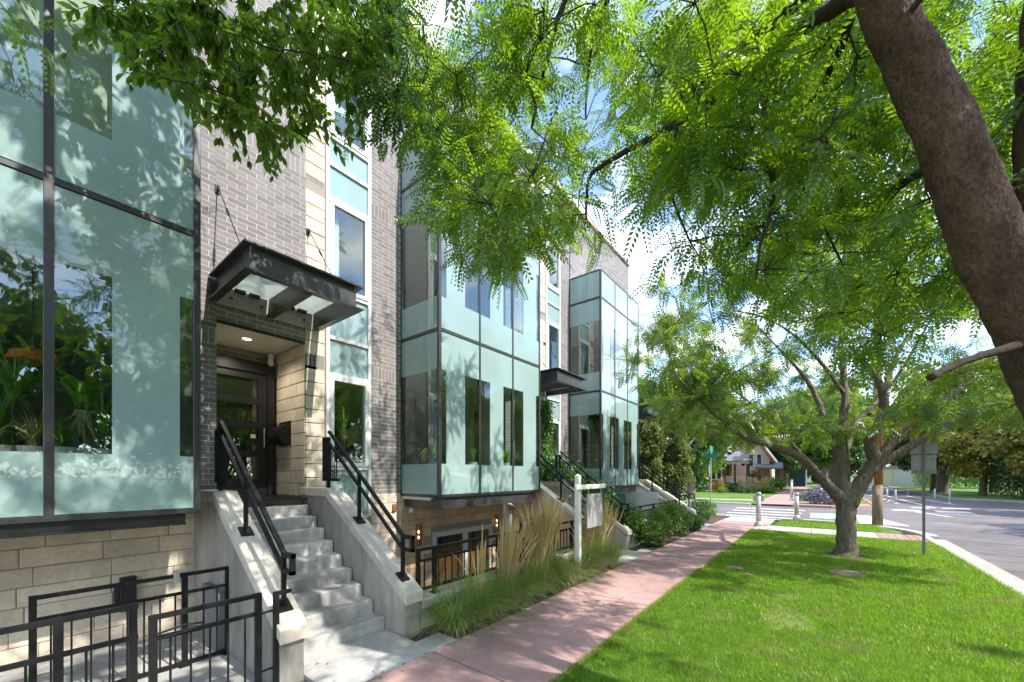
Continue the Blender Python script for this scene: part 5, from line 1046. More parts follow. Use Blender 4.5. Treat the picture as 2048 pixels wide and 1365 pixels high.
# ------------------------------------------------------------------ the small locust on the lawn
t2 = empty('locust_tree', (0.5, 12.72, 0), 'small many-limbed honey locust with grey ridged trunk on the lawn', 'tree', 'street trees on the lawn strip')
def q(px, py, d, r): return (*P(px, py, d), r)
l2 = [[(0.52, 12.72, -0.05, 0.32), (0.52, 12.72, 0.12, 0.225), (0.5, 12.72, 0.5, 0.195), (0.5, 12.72, 1.1, 0.195), (0.48, 12.72, 1.5, 0.18), q(1686, 960, 9.75, 0.15), q(1684, 880, 9.8, 0.11), q(1690, 790, 9.9, 0.08), q(1682, 680, 10, 0.05), q(1690, 590, 10, 0.02)],
      [(0.45, 12.7, 1.35, 0.16), q(1650, 965, 9.6, 0.105), q(1600, 915, 9.2, 0.085), q(1540, 890, 8.8, 0.07), q(1490, 875, 8.5, 0.05), q(1420, 820, 8.3, 0.03), q(1360, 760, 8.2, 0.012)],
      [(0.55, 12.72, 1.3, 0.18), q(1722, 965, 9.6, 0.16), q(1748, 925, 9.5, 0.145), q(1740, 885, 9.4, 0.12), q(1762, 840, 9.3, 0.1), q(1765, 790, 9.2, 0.085), q(1745, 745, 9.2, 0.06), q(1700, 690, 9.2, 0.035), q(1660, 620, 9.3, 0.015)],
      [q(1748, 925, 9.5, 0.12), q(1800, 870, 9.4, 0.105), q(1860, 830, 9.2, 0.085), q(1930, 770, 9, 0.06), q(2010, 720, 8.8, 0.035), q(2090, 670, 8.7, 0.015)],
      [q(1735, 945, 9.55, 0.11), q(1800, 905, 9.3, 0.09), q(1880, 855, 9.0, 0.075), q(1960, 815, 8.8, 0.055), q(2060, 790, 8.6, 0.035), q(2160, 760, 8.5, 0.015)],
      [q(1684, 920, 9.8, 0.1), q(1650, 840, 10.2, 0.075), q(1620, 770, 10.5, 0.05), q(1560, 700, 10.8, 0.025), q(1500, 640, 11, 0.01)],
      [q(1690, 900, 9.8, 0.08), q(1720, 840, 10.4, 0.06), q(1790, 760, 11, 0.04), q(1850, 660, 11.4, 0.02), q(1900, 580, 11.6, 0.01)],
      [q(1765, 790, 9.2, 0.06), q(1800, 700, 9.5, 0.045), q(1850, 620, 9.7, 0.028), q(1880, 540, 9.9, 0.012)],
      [q(1690, 790, 9.9, 0.05), q(1620, 700, 9.4, 0.03), q(1540, 640, 9, 0.018), q(1460, 620, 8.8, 0.008)],
      [q(1650, 965, 9.6, 0.05), q(1560, 860, 10.0, 0.035), q(1480, 790, 10.2, 0.022), q(1400, 730, 10.4, 0.01)]]
mb2 = MB(); mb2.ring = 18; sk2 = limbs_to_mesh(l2, mb2, 18, 0.012, seg=7); furrow(mb2, 0.014, 24, 3)
mb2.build('trunk', 'barkg', t2, smooth=True)
bgs = []
while len(bgs) < 210:
    p = rvec(1)[0] * np.array((5.1, 5.1, 2.9)) * RNG.uniform(0.35, 1.0) ** 0.5 + np.array((0.6, 12.6, 4.9))
    if p[2] < 2.7 + 0.10 * abs(p[0]) or p[2] < 2.6: continue
    bgs.append((*p, RNG.uniform(0.5, 0.85)))
for px, py, d in ((1330, 690, 8.6), (1345, 740, 8.4), (1390, 800, 8.3), (1450, 845, 8.5), (1500, 860, 8.8), (1310, 660, 8.8), (1400, 700, 8.6), (1470, 760, 8.8), (1430, 640, 9), (1360, 640, 9), (1960, 830, 9), (2020, 800, 9), (1900, 850, 9.4)): bgs.append((*P(px, py, d), 0.6))
mt2 = MB()
V1, F1 = grow(bgs, sk2, mt2, 6, 58, 0.30, frond_template(6, 0.3, 0.12), flat=0.4, droop=0.2, twig_r=0.008)
np_mesh('crown', V1, F1, 'leaf2', t2, 'stuff')
mt2.build('twigs', 'barkt', t2, 'stuff')
mulch = MB(); n = 18
ring = [(0.52 + (0.5 + 0.12 * math.sin(k * 2.1)) * math.cos(2 * math.pi * k / n), 12.72 + (0.5 + 0.12 * math.cos(k * 1.7)) * math.sin(2 * math.pi * k / n), 0.012) for k in range(n)]
mulch.add(ring + [(0.52, 12.72, 0.05)], [(k, (k + 1) % n, n) for k in range(n)]); mulch.build('bare_root_soil', 'soil', t2)

# ------------------------------------------------------------------ lawn grass
def blades(regions, name, holes=()):
    V = []; 
    for (x0, x1, y0, y1, dens, h, wd_) in regions:
        n = int((x1 - x0) * (y1 - y0) * dens); b = np.stack([RNG.uniform(x0, x1, n), RNG.uniform(y0, y1, n), np.zeros(n)], 1)
        for hx, hy, hr in holes: b = b[np.hypot(b[:, 0] - hx, b[:, 1] - hy) > hr]
        # thin worn patches
        wear = np.minimum(np.hypot((b[:, 0] + 0.35) / 0.45, (b[:, 1] - 6.6) / 0.75), np.hypot((b[:, 0] + 0.45) / 0.4, (b[:, 1] - 7.9) / 0.4)); keep = RNG.random(len(b)) < np.clip(wear, 0.4, 1); b = b[keep]; n = len(b)
        a = RNG.uniform(0, 2 * math.pi, n); s_ = np.stack([np.cos(a), np.sin(a), np.zeros(n)], 1) * (wd_ / 2)
        hh = h * RNG.uniform(0.55, 1.3, n); lean = RNG.normal(size=(n, 2)) * (h * 0.45)
        tip = b + np.stack([lean[:, 0], lean[:, 1], hh], 1)
        V.append(np.stack([b - s_, b + s_, tip], 1).reshape(-1, 3))
    V = np.concatenate(V); F = np.arange(len(V)).reshape(-1, 3)
    o = np_mesh(name, V, F, 'blade', None, 'stuff'); return o
for k_, (cx, cy, rx, ry) in enumerate(((-0.35, 6.6, 0.36, 0.62), (-0.45, 7.9, 0.3, 0.3))):
    n_ = 20; sheet('worn_lawn_patch', [[(cx + rx * math.cos(2 * math.pi * k / n_) * random.uniform(0.6, 1.1), cy + ry * math.sin(2 * math.pi * k / n_) * random.uniform(0.6, 1.1)) for k in range(n_)]], 0.004, 'thatch')
HO = [(0.52, 12.72, 0.42), (-1.45, 9.55, 0.17), (-1.12, 9.08, 0.08), (0.42, 10.4, 0.3)]
tag(blades([(-1.99, 2.6, 2.6, 6.2, 7000, 0.045, 0.006), (-1.99, 2.6, 6.2, 10, 4500, 0.048, 0.009), (-1.99, 2.6, 10, 16.76, 2200, 0.05, 0.014), (-1.35, 1.7, 18.4, 21.2, 1500, 0.05, 0.016), (-2.02, -1.94, 2.4, 9, 9000, 0.06, 0.007), (-2.05, -2.0, 2.4, 12, 900, 0.05, 0.008), (2.56, 2.64, 6, 16, 2500, 0.05, 0.01)], 'grass', HO), 'short bright green mown grass of the lawn strip', 'grass')

# ------------------------------------------------------------------ ornamental reed grasses in the bed
def strip_blades(base, n, h, spread, wdt, curl, seed_r=0.12):
    """curved grass blades as 4-segment strips"""
    m = 5; a = RNG.uniform(0, 2 * math.pi, n); r = seed_r * np.sqrt(RNG.random(n))
    b = np.stack([base[0] + r * np.cos(a), base[1] + r * np.sin(a), np.full(n, base[2])], 1)
    a2 = a + RNG.normal(size=n) * 0.6; hh = h * RNG.uniform(0.6, 1.15, n); sp = spread * RNG.uniform(0.2, 1.2, n)
    V = np.zeros((n, m, 2, 3)); side = np.stack([-np.sin(a2), np.cos(a2), np.zeros(n)], 1)
    for k in range(m):
        t = k / (m - 1)
        p = b + np.stack([np.cos(a2) * sp * t ** 1.8, np.sin(a2) * sp * t ** 1.8, hh * (t - curl * t ** 3 * (sp / max(spread, 1e-3)))], 1)
        ww = wdt * (1 - 0.9 * t) / 2
        V[:, k, 0] = p - side * ww; V[:, k, 1] = p + side * ww
    idx = np.arange(n * m * 2).reshape(n, m, 2)
    F = np.stack([idx[:, :-1, 0], idx[:, :-1, 1], idx[:, 1:, 1], idx[:, 1:, 0]], -1).reshape(-1, 4)
    return V.reshape(-1, 3), F
def plumes(base, n, h, spread, lean=(0, 0)):
    V = []; F = []
    for k in range(n):
        a = random.uniform(0, 6.28); r = random.uniform(0, 0.1); hh = h * random.uniform(0.72, 1.1); sp = spread * random.uniform(0.1, 1); bend = random.uniform(-0.05, 0.22)
        top = np.array((base[0] + math.cos(a) * sp + lean[0] * hh, base[1] + math.sin(a) * sp + lean[1] * hh, base[2] + hh)); bot = np.array((base[0] + math.cos(a) * r, base[1] + math.sin(a) * r, base[2]))
        ax = np.array((math.cos(a + 1.3), math.sin(a + 1.3), 0)); ay = np.array((-math.sin(a + 1.3), math.cos(a + 1.3), 0))
        prof = [(0, 0.003), (0.55, 0.003), (0.62, 0.007), (0.73, 0.012), (0.87, 0.009), (1.0, 0.0015)]
        for axv in (ax, ay):
            o = len(V)
            for t, wd_ in prof:
                c = bot + (top - bot) * t; j = RNG.normal(size=3) * 0.003
                c = c + np.array((math.cos(a) * bend * t ** 3, math.sin(a) * bend * t ** 3, -abs(bend) * 0.5 * t ** 4)) + j
                V += [c - axv * wd_, c + axv * wd_]
            for q_ in range(len(prof) - 1): F.append((o + 2 * q_, o + 2 * q_ + 1, o + 2 * q_ + 3, o + 2 * q_ + 2))
    return np.array(V), np.array(F)
def reed(loc, h, nb, npl, hp, label, m_='reed', spread=0.45, lean=(0, 0), name='ornamental_grass', grp='reed grasses in front of the railing', wdt=0.007):
    r = empty(name, loc, label, 'grass clump', grp)
    V, F = strip_blades(loc, int(nb * 0.95), h * 1.15, spread * 1.45, wdt * 1.9, 0.6, 0.2)
    V3, F3 = strip_blades(loc, int(nb * 0.45), h * 0.9, spread * 1.6, wdt * 1.5, 0.7, 0.22); mi = np.concatenate([np.zeros(len(F), dtype=np.int32), np.ones(len(F3), dtype=np.int32)])
    np_mesh('blades', np.concatenate([V, V3]), np.concatenate([F, F3 + len(V)]), [m_, 'reedp'], r, 'stuff', mi)
    if npl:
        V, F = plumes(loc, int(npl * 1.0), hp, 0.25, lean); np_mesh('seed_plumes', V, F, 'plume', r, 'stuff')
    return r
reed((-3.80, 3.62, 0), 0.62, 520, 0, 0, 'low mound of arching green grass right against the nearest stair post', spread=0.62)
reed((-3.84, 4.12, 0), 0.70, 480, 10, 1.25, 'green grass clump with few tall plumes, second from the nearest stairs', spread=0.5)
reed((-3.78, 4.62, 0), 0.72, 520, 90, 1.28, 'densest golden plumed grass clump leaning right, before the railing', spread=0.5, lean=(0.02, 0.16))
reed((-3.86, 5.15, 0), 0.66, 420, 22, 1.15, 'half green grass clump beside the densest golden one', spread=0.45)
reed((-3.80, 5.62, 0), 0.8, 460, 55, 1.5, 'tall narrow plumed grass clump before the second glass bay', spread=0.38)
reed((-3.88, 6.05, 0), 0.82, 420, 60, 1.55, 'tallest golden plumes just left of the white sign post', spread=0.38)
reed((-3.72, 6.35, 0), 0.56, 420, 0, 0, 'pale wispy low grass at the foot of the sign post, left side', 'reedp', spread=0.5)
reed((-3.74, 7.02, 0), 0.6, 420, 0, 0, 'pale low grass under the hanging sign panel', 'reedp', spread=0.5)
reed((-3.86, 7.35, 0), 0.8, 420, 50, 1.3, 'golden plumed clump directly behind the hanging sign panel', spread=0.42)
reed((-3.80, 7.85, 0), 0.8, 460, 55, 1.45, 'golden plumed clump right of the hanging sign panel', spread=0.45, lean=(0, 0.08))
reed((-3.78, 8.35, 0), 0.7, 420, 30, 1.3, 'greenish grass clump against the second stair post', spread=0.5)
# low yellow-green filler between them
def leafball(loc, rx, ry, rz, n, size, m_, label, name='shrub', cat='shrub', grp=None, leaf=DIAMOND, stems=8, shell=0.55, flat=0.0, drop=True):
    r = empty(name, loc, label, cat, grp)
    c = np.array((loc[0], loc[1], loc[2] + (rz * 0.9 if drop else 0)))
    lump = rvec(24) * np.array((rx, ry, rz)) * 0.62
    ci = RNG.integers(0, 24, n); loc_ = lump[ci] + rvec(n) * np.array((rx, ry, rz)) * (0.48 * RNG.uniform(shell, 1, (n, 1)))
    pos = c + loc_; keep = pos[:, 2] > loc[2] + 0.01; pos = pos[keep]; n = len(pos)
    d = unit(pos - c) + rvec(n) * 0.9; d[:, 2] -= flat
    up = np.array((0, 0, 1.0)) + rvec(n) * 0.8
    V, F = stamp(leaf[0], leaf[1], pos, d, up, size * RNG.uniform(0.6, 1.3, n)); np_mesh('foliage', V, F, m_, r, 'stuff')
    s_ = MB()
    for k in range(stems):
        e = c + lump[k] * 0.8; s_.tube([(loc[0] + random.uniform(-.05, .05), loc[1] + random.uniform(-.05, .05), loc[2] - 0.02), tuple((np.array(loc) + e) / 2 + RNG.normal(size=3) * 0.04), tuple(e)], [0.012 * max(rz, .4), 0.009 * max(rz, .4), 0.004], 4)
    s_.build('stems', 'barkt', r, 'stuff')
    return r
leafball((-3.68, 5.9, 0), 0.22, 0.6, 0.2, 1500, 0.05, 'shruby', 'low yellow green ground plant along pavement, left of sign post')
leafball((-3.66, 6.95, 0), 0.22, 0.55, 0.22, 1500, 0.05, 'shruby', 'low yellow green ground plant at foot of sign post')
SH = 'shrubs between second and third stairs'
leafball((-4.35, 10.75, 0.1), 0.55, 0.55, 0.55, 1700, 0.10, 'vine', 'broad leaved climbing shrub spilling over the second stair wall', grp=SH)
leafball((-3.78, 11.1, 0), 0.42, 0.5, 0.36, 1600, 0.085, 'shrub', 'dense dark green low shrub beside second stair pad', grp=SH)
leafball((-3.85, 11.95, 0), 0.42, 0.5, 0.55, 2200, 0.06, 'shruby', 'bright yellow green feathery shrub in the bed', grp=SH)
leafball((-3.95, 13.1, 0), 0.5, 0.65, 0.62, 2200, 0.08, 'shrub', 'tall mid green shrub before the far bay', grp=SH)
leafball((-3.9, 14.3, 0), 0.5, 0.65, 0.5, 1800, 0.08, 'shrub', 'rounded green shrub next to third stairs', grp=SH)
leafball((-3.7, 15.25, 0), 0.4, 0.5, 0.35, 1400, 0.08, 'bgleaf', 'low green shrub at foot of third stairs', grp=SH)
leafball((-4.2, 18.3, 0), 0.7, 0.7, 0.5, 1600, 0.08, 'bgleafd', 'dark purple-green shrub past third stairs', grp=SH)
leafball((-4.3, 19.8, 0), 0.7, 0.7, 0.42, 1500, 0.08, 'bgleaf', 'last low shrub before the cross street', grp=SH)
# vine on the stone by the second door, running down the stair wall
vn = empty('climbing_vine', (-6.7, 10.4, 1.6), 'bright green vine climbing the stone beside the second door', 'vine')
n1 = 1500; pa = np.stack([RNG.uniform(-6.86, -6.66, n1), 10.42 + RNG.normal(size=n1) * 0.15, RNG.uniform(1.7, 4.35, n1)], 1)
n2 = 3200; tt = RNG.random(n2); pb = np.stack([-6.6 + 2.3 * tt + RNG.normal(size=n2) * 0.12, 10.42 + RNG.normal(size=n2) * 0.16, 2.25 - 1.35 * tt + RNG.normal(size=n2) * 0.26], 1)
pos = np.concatenate([pa, pb]); d = rvec(len(pos)); d[:, 0] += 0.5; d[:, 2] -= 0.9; up = rvec(len(pos)) * 0.6 + np.array((0.9, -0.3, 0.4))
V, F = stamp(*OVATE, pos, d, up, RNG.uniform(0.07, 0.13, len(pos))); V = V; np_mesh('leaves', V, F, 'vine', vn, 'stuff')
st = MB()
for k in range(5): st.tube([(-6.8, 10.3 + 0.06 * k, 1.7), (-6.84, 10.36 + 0.05 * k, 2.8), (-6.83, 10.32 + 0.06 * k, 4.2)], 0.008, 4)
st.build('vine_stems', 'barkt', vn)

# ------------------------------------------------------------------ pot plants behind the glass
def pot_plant(loc, h, n, spread, label, wdt=0.035, m_='house_plant', pot='pot', dry=0, stemh=0.0, pr=0.11):
    r = empty('pot_plant', loc, label, 'plant', 'plants in the windows')
    MB().lathe([(pr * 0.7, 0), (pr, 0.16), (pr * 1.05, 0.18), (pr * 0.9, 0.18), (pr * 0.85, 0.14)], loc, 16).build('pot', pot, r)
    c = (loc[0], loc[1], loc[2] + 0.15 + stemh)
    if stemh: MB().tube([(loc[0], loc[1], loc[2] + 0.12), c], 0.018, 6).build('stem', 'barkt', r)
    V, F = strip_blades(c, n, h, spread, wdt, 0.75, 0.03); np_mesh('leaves', V, F, m_, r)
    if dry:
        V, F = strip_blades((c[0], c[1], c[2] - 0.02), dry, -h * 0.55, spread * 0.45, wdt * 0.7, 0.0, 0.05); np_mesh('dry_leaves', V, F, 'dryleaf', r)
    return r
for k, (u0, a, b) in enumerate(((UY[0], 0.2, 3.2), (UY[1], 0.15, 3.25))):
    o = MB().cbox(-6.35, -5.85, u0 + a, u0 + b, 2.02, 2.10, 0.008).build('window_shelf', 'white_in'); tag(o, ('long white plant shelf behind glass of the nearest bay', 'long white plant shelf behind glass of the second bay')[k], 'shelf')
    for yy in (u0 + a + 0.1, u0 + b - 0.15): o2 = MB().box(-6.3, -5.9, yy, yy + 0.05, 1.58, 2.02).build('shelf_support', 'white_in', o)
pot_plant((-6.1, -0.10, 2.10), 0.75, 60, 0.6, 'wild grassy pot plant at left edge of the nearest bay', 0.022, dry=60)
pot_plant((-6.05, 0.14, 2.10), 0.55, 70, 0.4, 'straw coloured pot plant beside the nearest bay mullion', 0.02, 'dryleaf', dry=40)
pot_plant((-6.12, 0.46, 2.10), 0.62, 26, 0.5, 'broad leaved pot plant right of the nearest bay mullion', 0.085, dry=14, stemh=0.45)
pot_plant((-6.05, 0.30, 2.10), 0.5, 40, 0.35, 'low leafy pot plant under the broad leaved one', 0.03)
pot_plant((-6.05, 1.10, 2.10), 0.7, 18, 0.3, 'tall green pot plant in narrow right window of nearest bay', 0.07, stemh=0.7)
pot_plant((-6.15, 0.62, 2.10), 0.6, 50, 0.45, 'bushy light green pot plant at right side of nearest bay window', 0.035, stemh=0.2)
pot_plant((-6.3, 0.02, 2.10), 0.8, 60, 0.5, 'tall arching palm-like plant left of the nearest bay mullion', 0.03, stemh=0.5)
pot_plant((-7.08, 3.88, 2.16), 0.5, 44, 0.30, 'spiky pot plant with drooping dry leaves in the tall white window', 0.026, dry=60, stemh=0.55, pr=0.1)
pot_plant((-6.05, 5.28, 2.10), 0.75, 46, 0.42, 'lush spiky plant in blue pot at left corner of second bay', 0.04, pot='potblue')
pot_plant((-6.1, 6.38, 2.10), 0.4, 24, 0.2, 'small plant in white pot by second bay middle window', 0.03, stemh=0.1)
pot_plant((-6.05, 7.45, 2.10), 0.72, 46, 0.45, 'big spiky plant in right-hand window of second bay', 0.045)
pot_plant((-6.0, 8.30, 2.10), 0.6, 26, 0.3, 'leafy plant at right corner of second bay', 0.04)
o = MB().box(-7.45, -7.0, UY[0] + 5.55, UY[0] + 6.33, 2.10, 2.155).build('window_ledge', 'white_in'); tag(o, 'white inner ledge of the tall window right of first door', 'ledge')
lm = empty('pendant_lamp', (-6.7, 0.15, 3.3), 'orange pendant lamp glowing faintly inside the nearest bay', 'lamp')
MB().lathe([(0.02, 0.16), (0.16, 0.1), (0.2, 0.0), (0.19, 0.0), (0.1, 0.09)], (-6.7, 0.15, 3.22), 18).build('shade', 'orange', lm)
MB().tube([(-6.7, 0.15, 3.38), (-6.7, 0.15, 4.6)], 0.006, 6).build('cord', 'black', lm)

# ------------------------------------------------------------------ fallen leaflets on the paving
n = 420
lp = np.stack([RNG.uniform(-4.4, -1.9, n), RNG.uniform(1.8, 16, n), np.full(n, 0.02)], 1)
edge = RNG.random(n) < 0.45; lp[edge, 0] = np.where(RNG.random(edge.sum()) < 0.6, -3.42, -2.0) + RNG.normal(size=edge.sum()) * 0.07
lp[(lp[:, 0] < -3.46) & ((lp[:, 1] > 3.3)), 2] = 0.012
d = rvec(n, 0.05); up = np.array((0, 0, 1.0)) + rvec(n) * 0.25
V, F = stamp(*DIAMOND, lp, d, up, RNG.uniform(0.02, 0.05, n))
lit = np_mesh('leaf_litter', V, F, 'litter', None, 'stuff'); tag(lit, 'scattered dry leaflets on the red pavement and stair pad', 'leaf litter')
# ------------------------------------------------------------------ street furniture
def bollard(loc, label, h=1.06):
    r = empty('light_bollard', loc, label, 'bollard', 'steel light bollards by the crossing')
    MB().lathe([(0.15, 0), (0.15, 0.1), (0.11, 0.16), (0.095, 0.2)], loc, 20).build('base', 'bollard', r, smooth=True)
    MB().lathe([(0.085, 0.2), (0.085, h - 0.14)], loc, 20).build('shaft', 'bollard', r, smooth=True)
    MB().lathe([(0.088, h - 0.14), (0.088, h - 0.02), (0.08, h), (0.0, h + 0.01)], loc, 20).build('cap', 'bollard', r, smooth=True)
    return r
b1 = bollard((-1.88, 17.9, 0), 'nearest steel bollard, at the end of the lawn beside the red pavement', 1.32)
MB().cbox(-2.06, -1.7, 17.87, 17.93, 0.98, 1.2, 0.01).build('button_box', 'galv', b1)
bollard((-0.84, 22.0, -0.02), 'steel bollard on the corner lawn before the crosswalk', 1.2)
bollard((-1.75, 37.5, 0), 'far steel bollard across the side street on the red pavement', 1.6)
sp = empty('street_sign', (-4.09, 22.6, 0), 'slim grey pole with green street name blade and round sign, at the corner', 'sign')
sp.location = (-4.3, 21.6, 0)
MB().tube([(-4.3, 21.6, 0), (-4.3, 21.6, 3.5)], 0.03, 10).build('pole', 'galv', sp)
MB().cbox(-4.32, -4.28, 21.3, 22.0, 3.15, 3.4, 0.004).build('name_blade', 'green_sign', sp)
MB().cbox(-4.6, -4.0, 21.57, 21.6, 2.85, 3.05, 0.004).build('name_blade', 'green_sign', sp)
MB().tube([(-4.345, 21.6, 2.2), (-4.325, 21.6, 2.2)], 0.34, 8).build('sign_plate', 'galv', sp)
# perforated post with the backs of two signs
pk = empty('parking_sign', (2.04, 14.09, 0), 'perforated steel post carrying two grey sign backs with scrawled stickers', 'sign')
MB().box(2.015, 2.065, 14.065, 14.115, -0.05, 2.92).build('post', 'mural_grey', pk)
hb = MB()
for k in range(52): hb.box(2.034, 2.046, 14.0635, 14.067, 0.08 + k * 0.05, 0.1 + k * 0.05)
hb.build('post_holes', 'dark', pk, 'stuff')
MB().cbox(1.80, 2.28, 14.118, 14.124, 2.52, 2.95, 0.001).build('sign_plate', 'panel', pk)
MB().cbox(1.82, 2.26, 14.118, 14.124, 2.02, 2.50, 0.001).build('sign_plate', 'panel', pk)
gf = MB()
random.seed(3)
for side in (0, 1):
    for row in range(2):
        x = 1.84 if side == 0 else 2.08
        for k in range(6):
            z = 2.1 - row * 0.055; x0 = x + k * 0.027
            gf.tube([(x0, 14.116, z + random.uniform(-.02, .02)), (x0 + 0.012, 14.116, z + random.uniform(-.025, .03)), (x0 + 0.02, 14.116, z + random.uniform(-.03, .02)), (x0 + 0.028, 14.116, z + random.uniform(-.02, .03))], 0.004, 4)
gf.build('scrawl', 'black', pk)
MB().box(2.17, 2.21, 14.113, 14.117, 2.38, 2.40).build('bolt', 'black', pk)
# utility pole with a grey box
up = empty('utility_pole', (1.78, 21.1, 0), 'wooden utility pole, grey at the foot and orange above, at the corner', 'pole')
MB().tube([(1.78, 21.1, -0.05), (1.78, 21.1, 1.6)], [0.165, 0.16], 16).build('pole_foot', 'greywood', up, smooth=True)
MB().tube([(1.78, 21.1, 1.6), (1.78, 21.1, 9.5)], [0.16, 0.12], 16).build('pole_shaft', 'orangewood', up, smooth=True)
MB().cbox(1.48, 1.66, 20.9, 21.15, 1.55, 2.1, 0.01).build('meter_box', 'galv', up)
MB().cbox(1.74, 1.86, 20.92, 20.96, 1.2, 1.45, 0.004).build('notice', 'trimw', up)
for k, (x, y, lab) in enumerate(((4.05, 41.6, 'leftmost white flexible post in the street, first of the left pair'), (4.3, 39.6, 'second white flexible post of the left pair in the street'), (6.9, 43.6, 'white flexible post left of the right pair beyond the sign post'), (7.5, 42.6, 'rightmost white flexible post in the street'), (7.0, 56.0, 'farthest white flexible post, beyond the sign post'))):
    r = empty('flexible_post', (x, y, -0.1), lab, 'post', 'white lane posts in the street')
    MB().lathe([(0.11, 0), (0.11, 0.03), (0.06, 0.05)], (x, y, -0.1), 12).build('base', 'paint', r)
    MB().lathe([(0.055, 0.05), (0.055, 0.98), (0.03, 1.02)], (x, y, -0.1), 12).build('tube', 'paint', r, smooth=True)
# ------------------------------------------------------------------ brick house across the side street
hs = empty('brick_house', (-13, 62, 0), 'red brick house with beige gable and turret-roofed porch across the side street', 'house')
def part(nm, m_, b, par=hs): return b.build(nm, m_, par)
wl = MB(); wl.box(-22, -10.0, 59, 70, 0, 5.2); wl.prism([(-12.2, 59.02), (-11.5, 57.6), (-10.1, 57.6), (-9.4, 59.02)], 2, 0.9, 4.4); w1 = part('wall', 'redbrick', wl)
part('plinth', 'kerb', MB().prism([(-22.1, 58.9), (-12.3, 58.9), (-11.6, 57.5), (-10.0, 57.5), (-9.3, 58.9), (-9.3, 70), (-22.1, 70)], 2, 0, 0.9))
for (a, b) in ((-11.35, -10.95), (-10.65, -10.25)):
    wn = part('window', 'trimw', MB().box(a - 0.12, b + 0.12, 57.52, 57.6, 1.3, 3.9)); part('pane', 'doorglass', MB().box(a, b, 57.49, 57.515, 1.45, 3.75), wn)
for a in (-9.3, -12.3): part('corner_trim', 'trimw', MB().cbox(a - 0.15, a + 0.15, 58.85, 59.1, 0.9, 4.4, 0.02))
part('bay_roof', 'roof', MB().add([(-12.6, 59, 4.4), (-11.6, 57.3, 4.4), (-10.0, 57.3, 4.4), (-9.0, 59, 4.4), (-10.8, 59, 5.4)], [(0, 1, 4), (1, 2, 4), (2, 3, 4), (3, 0, 4)]))
rf = MB(); rf.add([(-22.4, 58.6, 5.1), (-9.7, 58.6, 5.1), (-9.7, 70.4, 5.1), (-22.4, 70.4, 5.1), (-18, 64, 9.2), (-13, 64, 9.2)], [(0, 1, 5, 4), (1, 2, 5), (2, 3, 4, 5), (3, 0, 4)]); part('roof', 'roof', rf)
gb = MB(); gb.prism([(-10.2, 0), (-5.6, 0), (-5.6, 4.6), (-7.9, 8.2), (-10.2, 4.6)], 1, 66, 74); part('gable_wing', 'beige', gb)
gr = MB()
gr.add([(-10.7, 65.5, 3.9), (-7.9, 65.5, 8.45), (-7.9, 74.5, 8.45), (-10.7, 74.5, 3.9)], [(0, 1, 2, 3)]); gr.add([(-5.1, 65.5, 3.9), (-7.9, 65.5, 8.45), (-7.9, 74.5, 8.45), (-5.1, 74.5, 3.9)], [(0, 1, 2, 3)]); g2 = part('gable_roof', 'roof', gr)
g2.modifiers.new('thick', 'SOLIDIFY').thickness = 0.2
for sx in (-1, 1):
    part('bargeboard', 'orangewood', MB().bar((-7.9 + sx * 2.8, 65.4, 3.8), (-7.9, 65.4, 8.35), 0.12, 0.35))
for k in range(3):
    x = -9.2 + k * 1.0; wn = part('gable_window', 'white', MB().box(x, x + 0.7, 65.93, 66, 3.2, 5.0)); part('pane', 'doorglass', MB().box(x + 0.1, x + 0.6, 65.9, 65.925, 3.3, 4.9), wn)
sr = MB(); sr.add([(-7.2, 63.5, 2.9), (-3.9, 63.5, 2.7), (-4.2, 68, 3.6), (-7.2, 68, 3.8)], [(0, 1, 2, 3)]); o = part('side_porch_roof', 'roof', sr); o.modifiers.new('thick', 'SOLIDIFY').thickness = 0.2
for x in (-4.2, -6.8): part('side_porch_post', 'redbrick', MB().box(x, x + 0.3, 63.7, 64.0, 0, 2.75))
po = MB(); po.box(-9.6, -7.0, 56.0, 59, 0, 0.9); part('porch_floor', 'kerb', po)
pr = part('porch_roof', 'roof', MB().add([(-9.9, 55.7, 3.75), (-6.7, 55.7, 3.75), (-6.7, 59.2, 3.75), (-9.9, 59.2, 3.75), (-8.3, 57.4, 5.2)], [(0, 1, 4), (1, 2, 4), (2, 3, 4), (3, 0, 4), (3, 2, 1, 0)]))
part('porch_beam', 'trimw', MB().box(-9.6, -7.0, 55.95, 56.08, 3.4, 3.74))
for x, y in ((-9.5, 56.05), (-8.4, 56.05), (-7.1, 56.05), (-7.1, 57.6)): part('porch_post', 'dkgreen', MB().cbox(x - 0.09, x + 0.09, y - 0.09, y + 0.09, 0.9, 3.42, 0.02))
rl = MB()
for z in (1.1, 1.75): rl.box(-9.45, -7.15, 56.0, 56.06, z, z + 0.07)
part('porch_rail', 'trimw', rl)
for k in range(18): part('porch_baluster', 'trimw', MB().box(-9.38 + k * 0.125, -9.33 + k * 0.125, 56.01, 56.05, 1.17, 1.75))
part('stair_rail', 'trimw', MB().bar((-7.0, 56.1, 1.8), (-5.4, 56.1, 0.9), 0.07, 0.08))
for k in range(10): part('stair_baluster', 'trimw', MB().box(-6.95 + k * 0.16, -6.9 + k * 0.16, 56.08, 56.12, 0.85 - k * 0.09, 1.75 - k * 0.09))
part('garden_wall', 'kerb', MB().box(-22, -12.6, 55.5, 55.9, 0, 0.8))
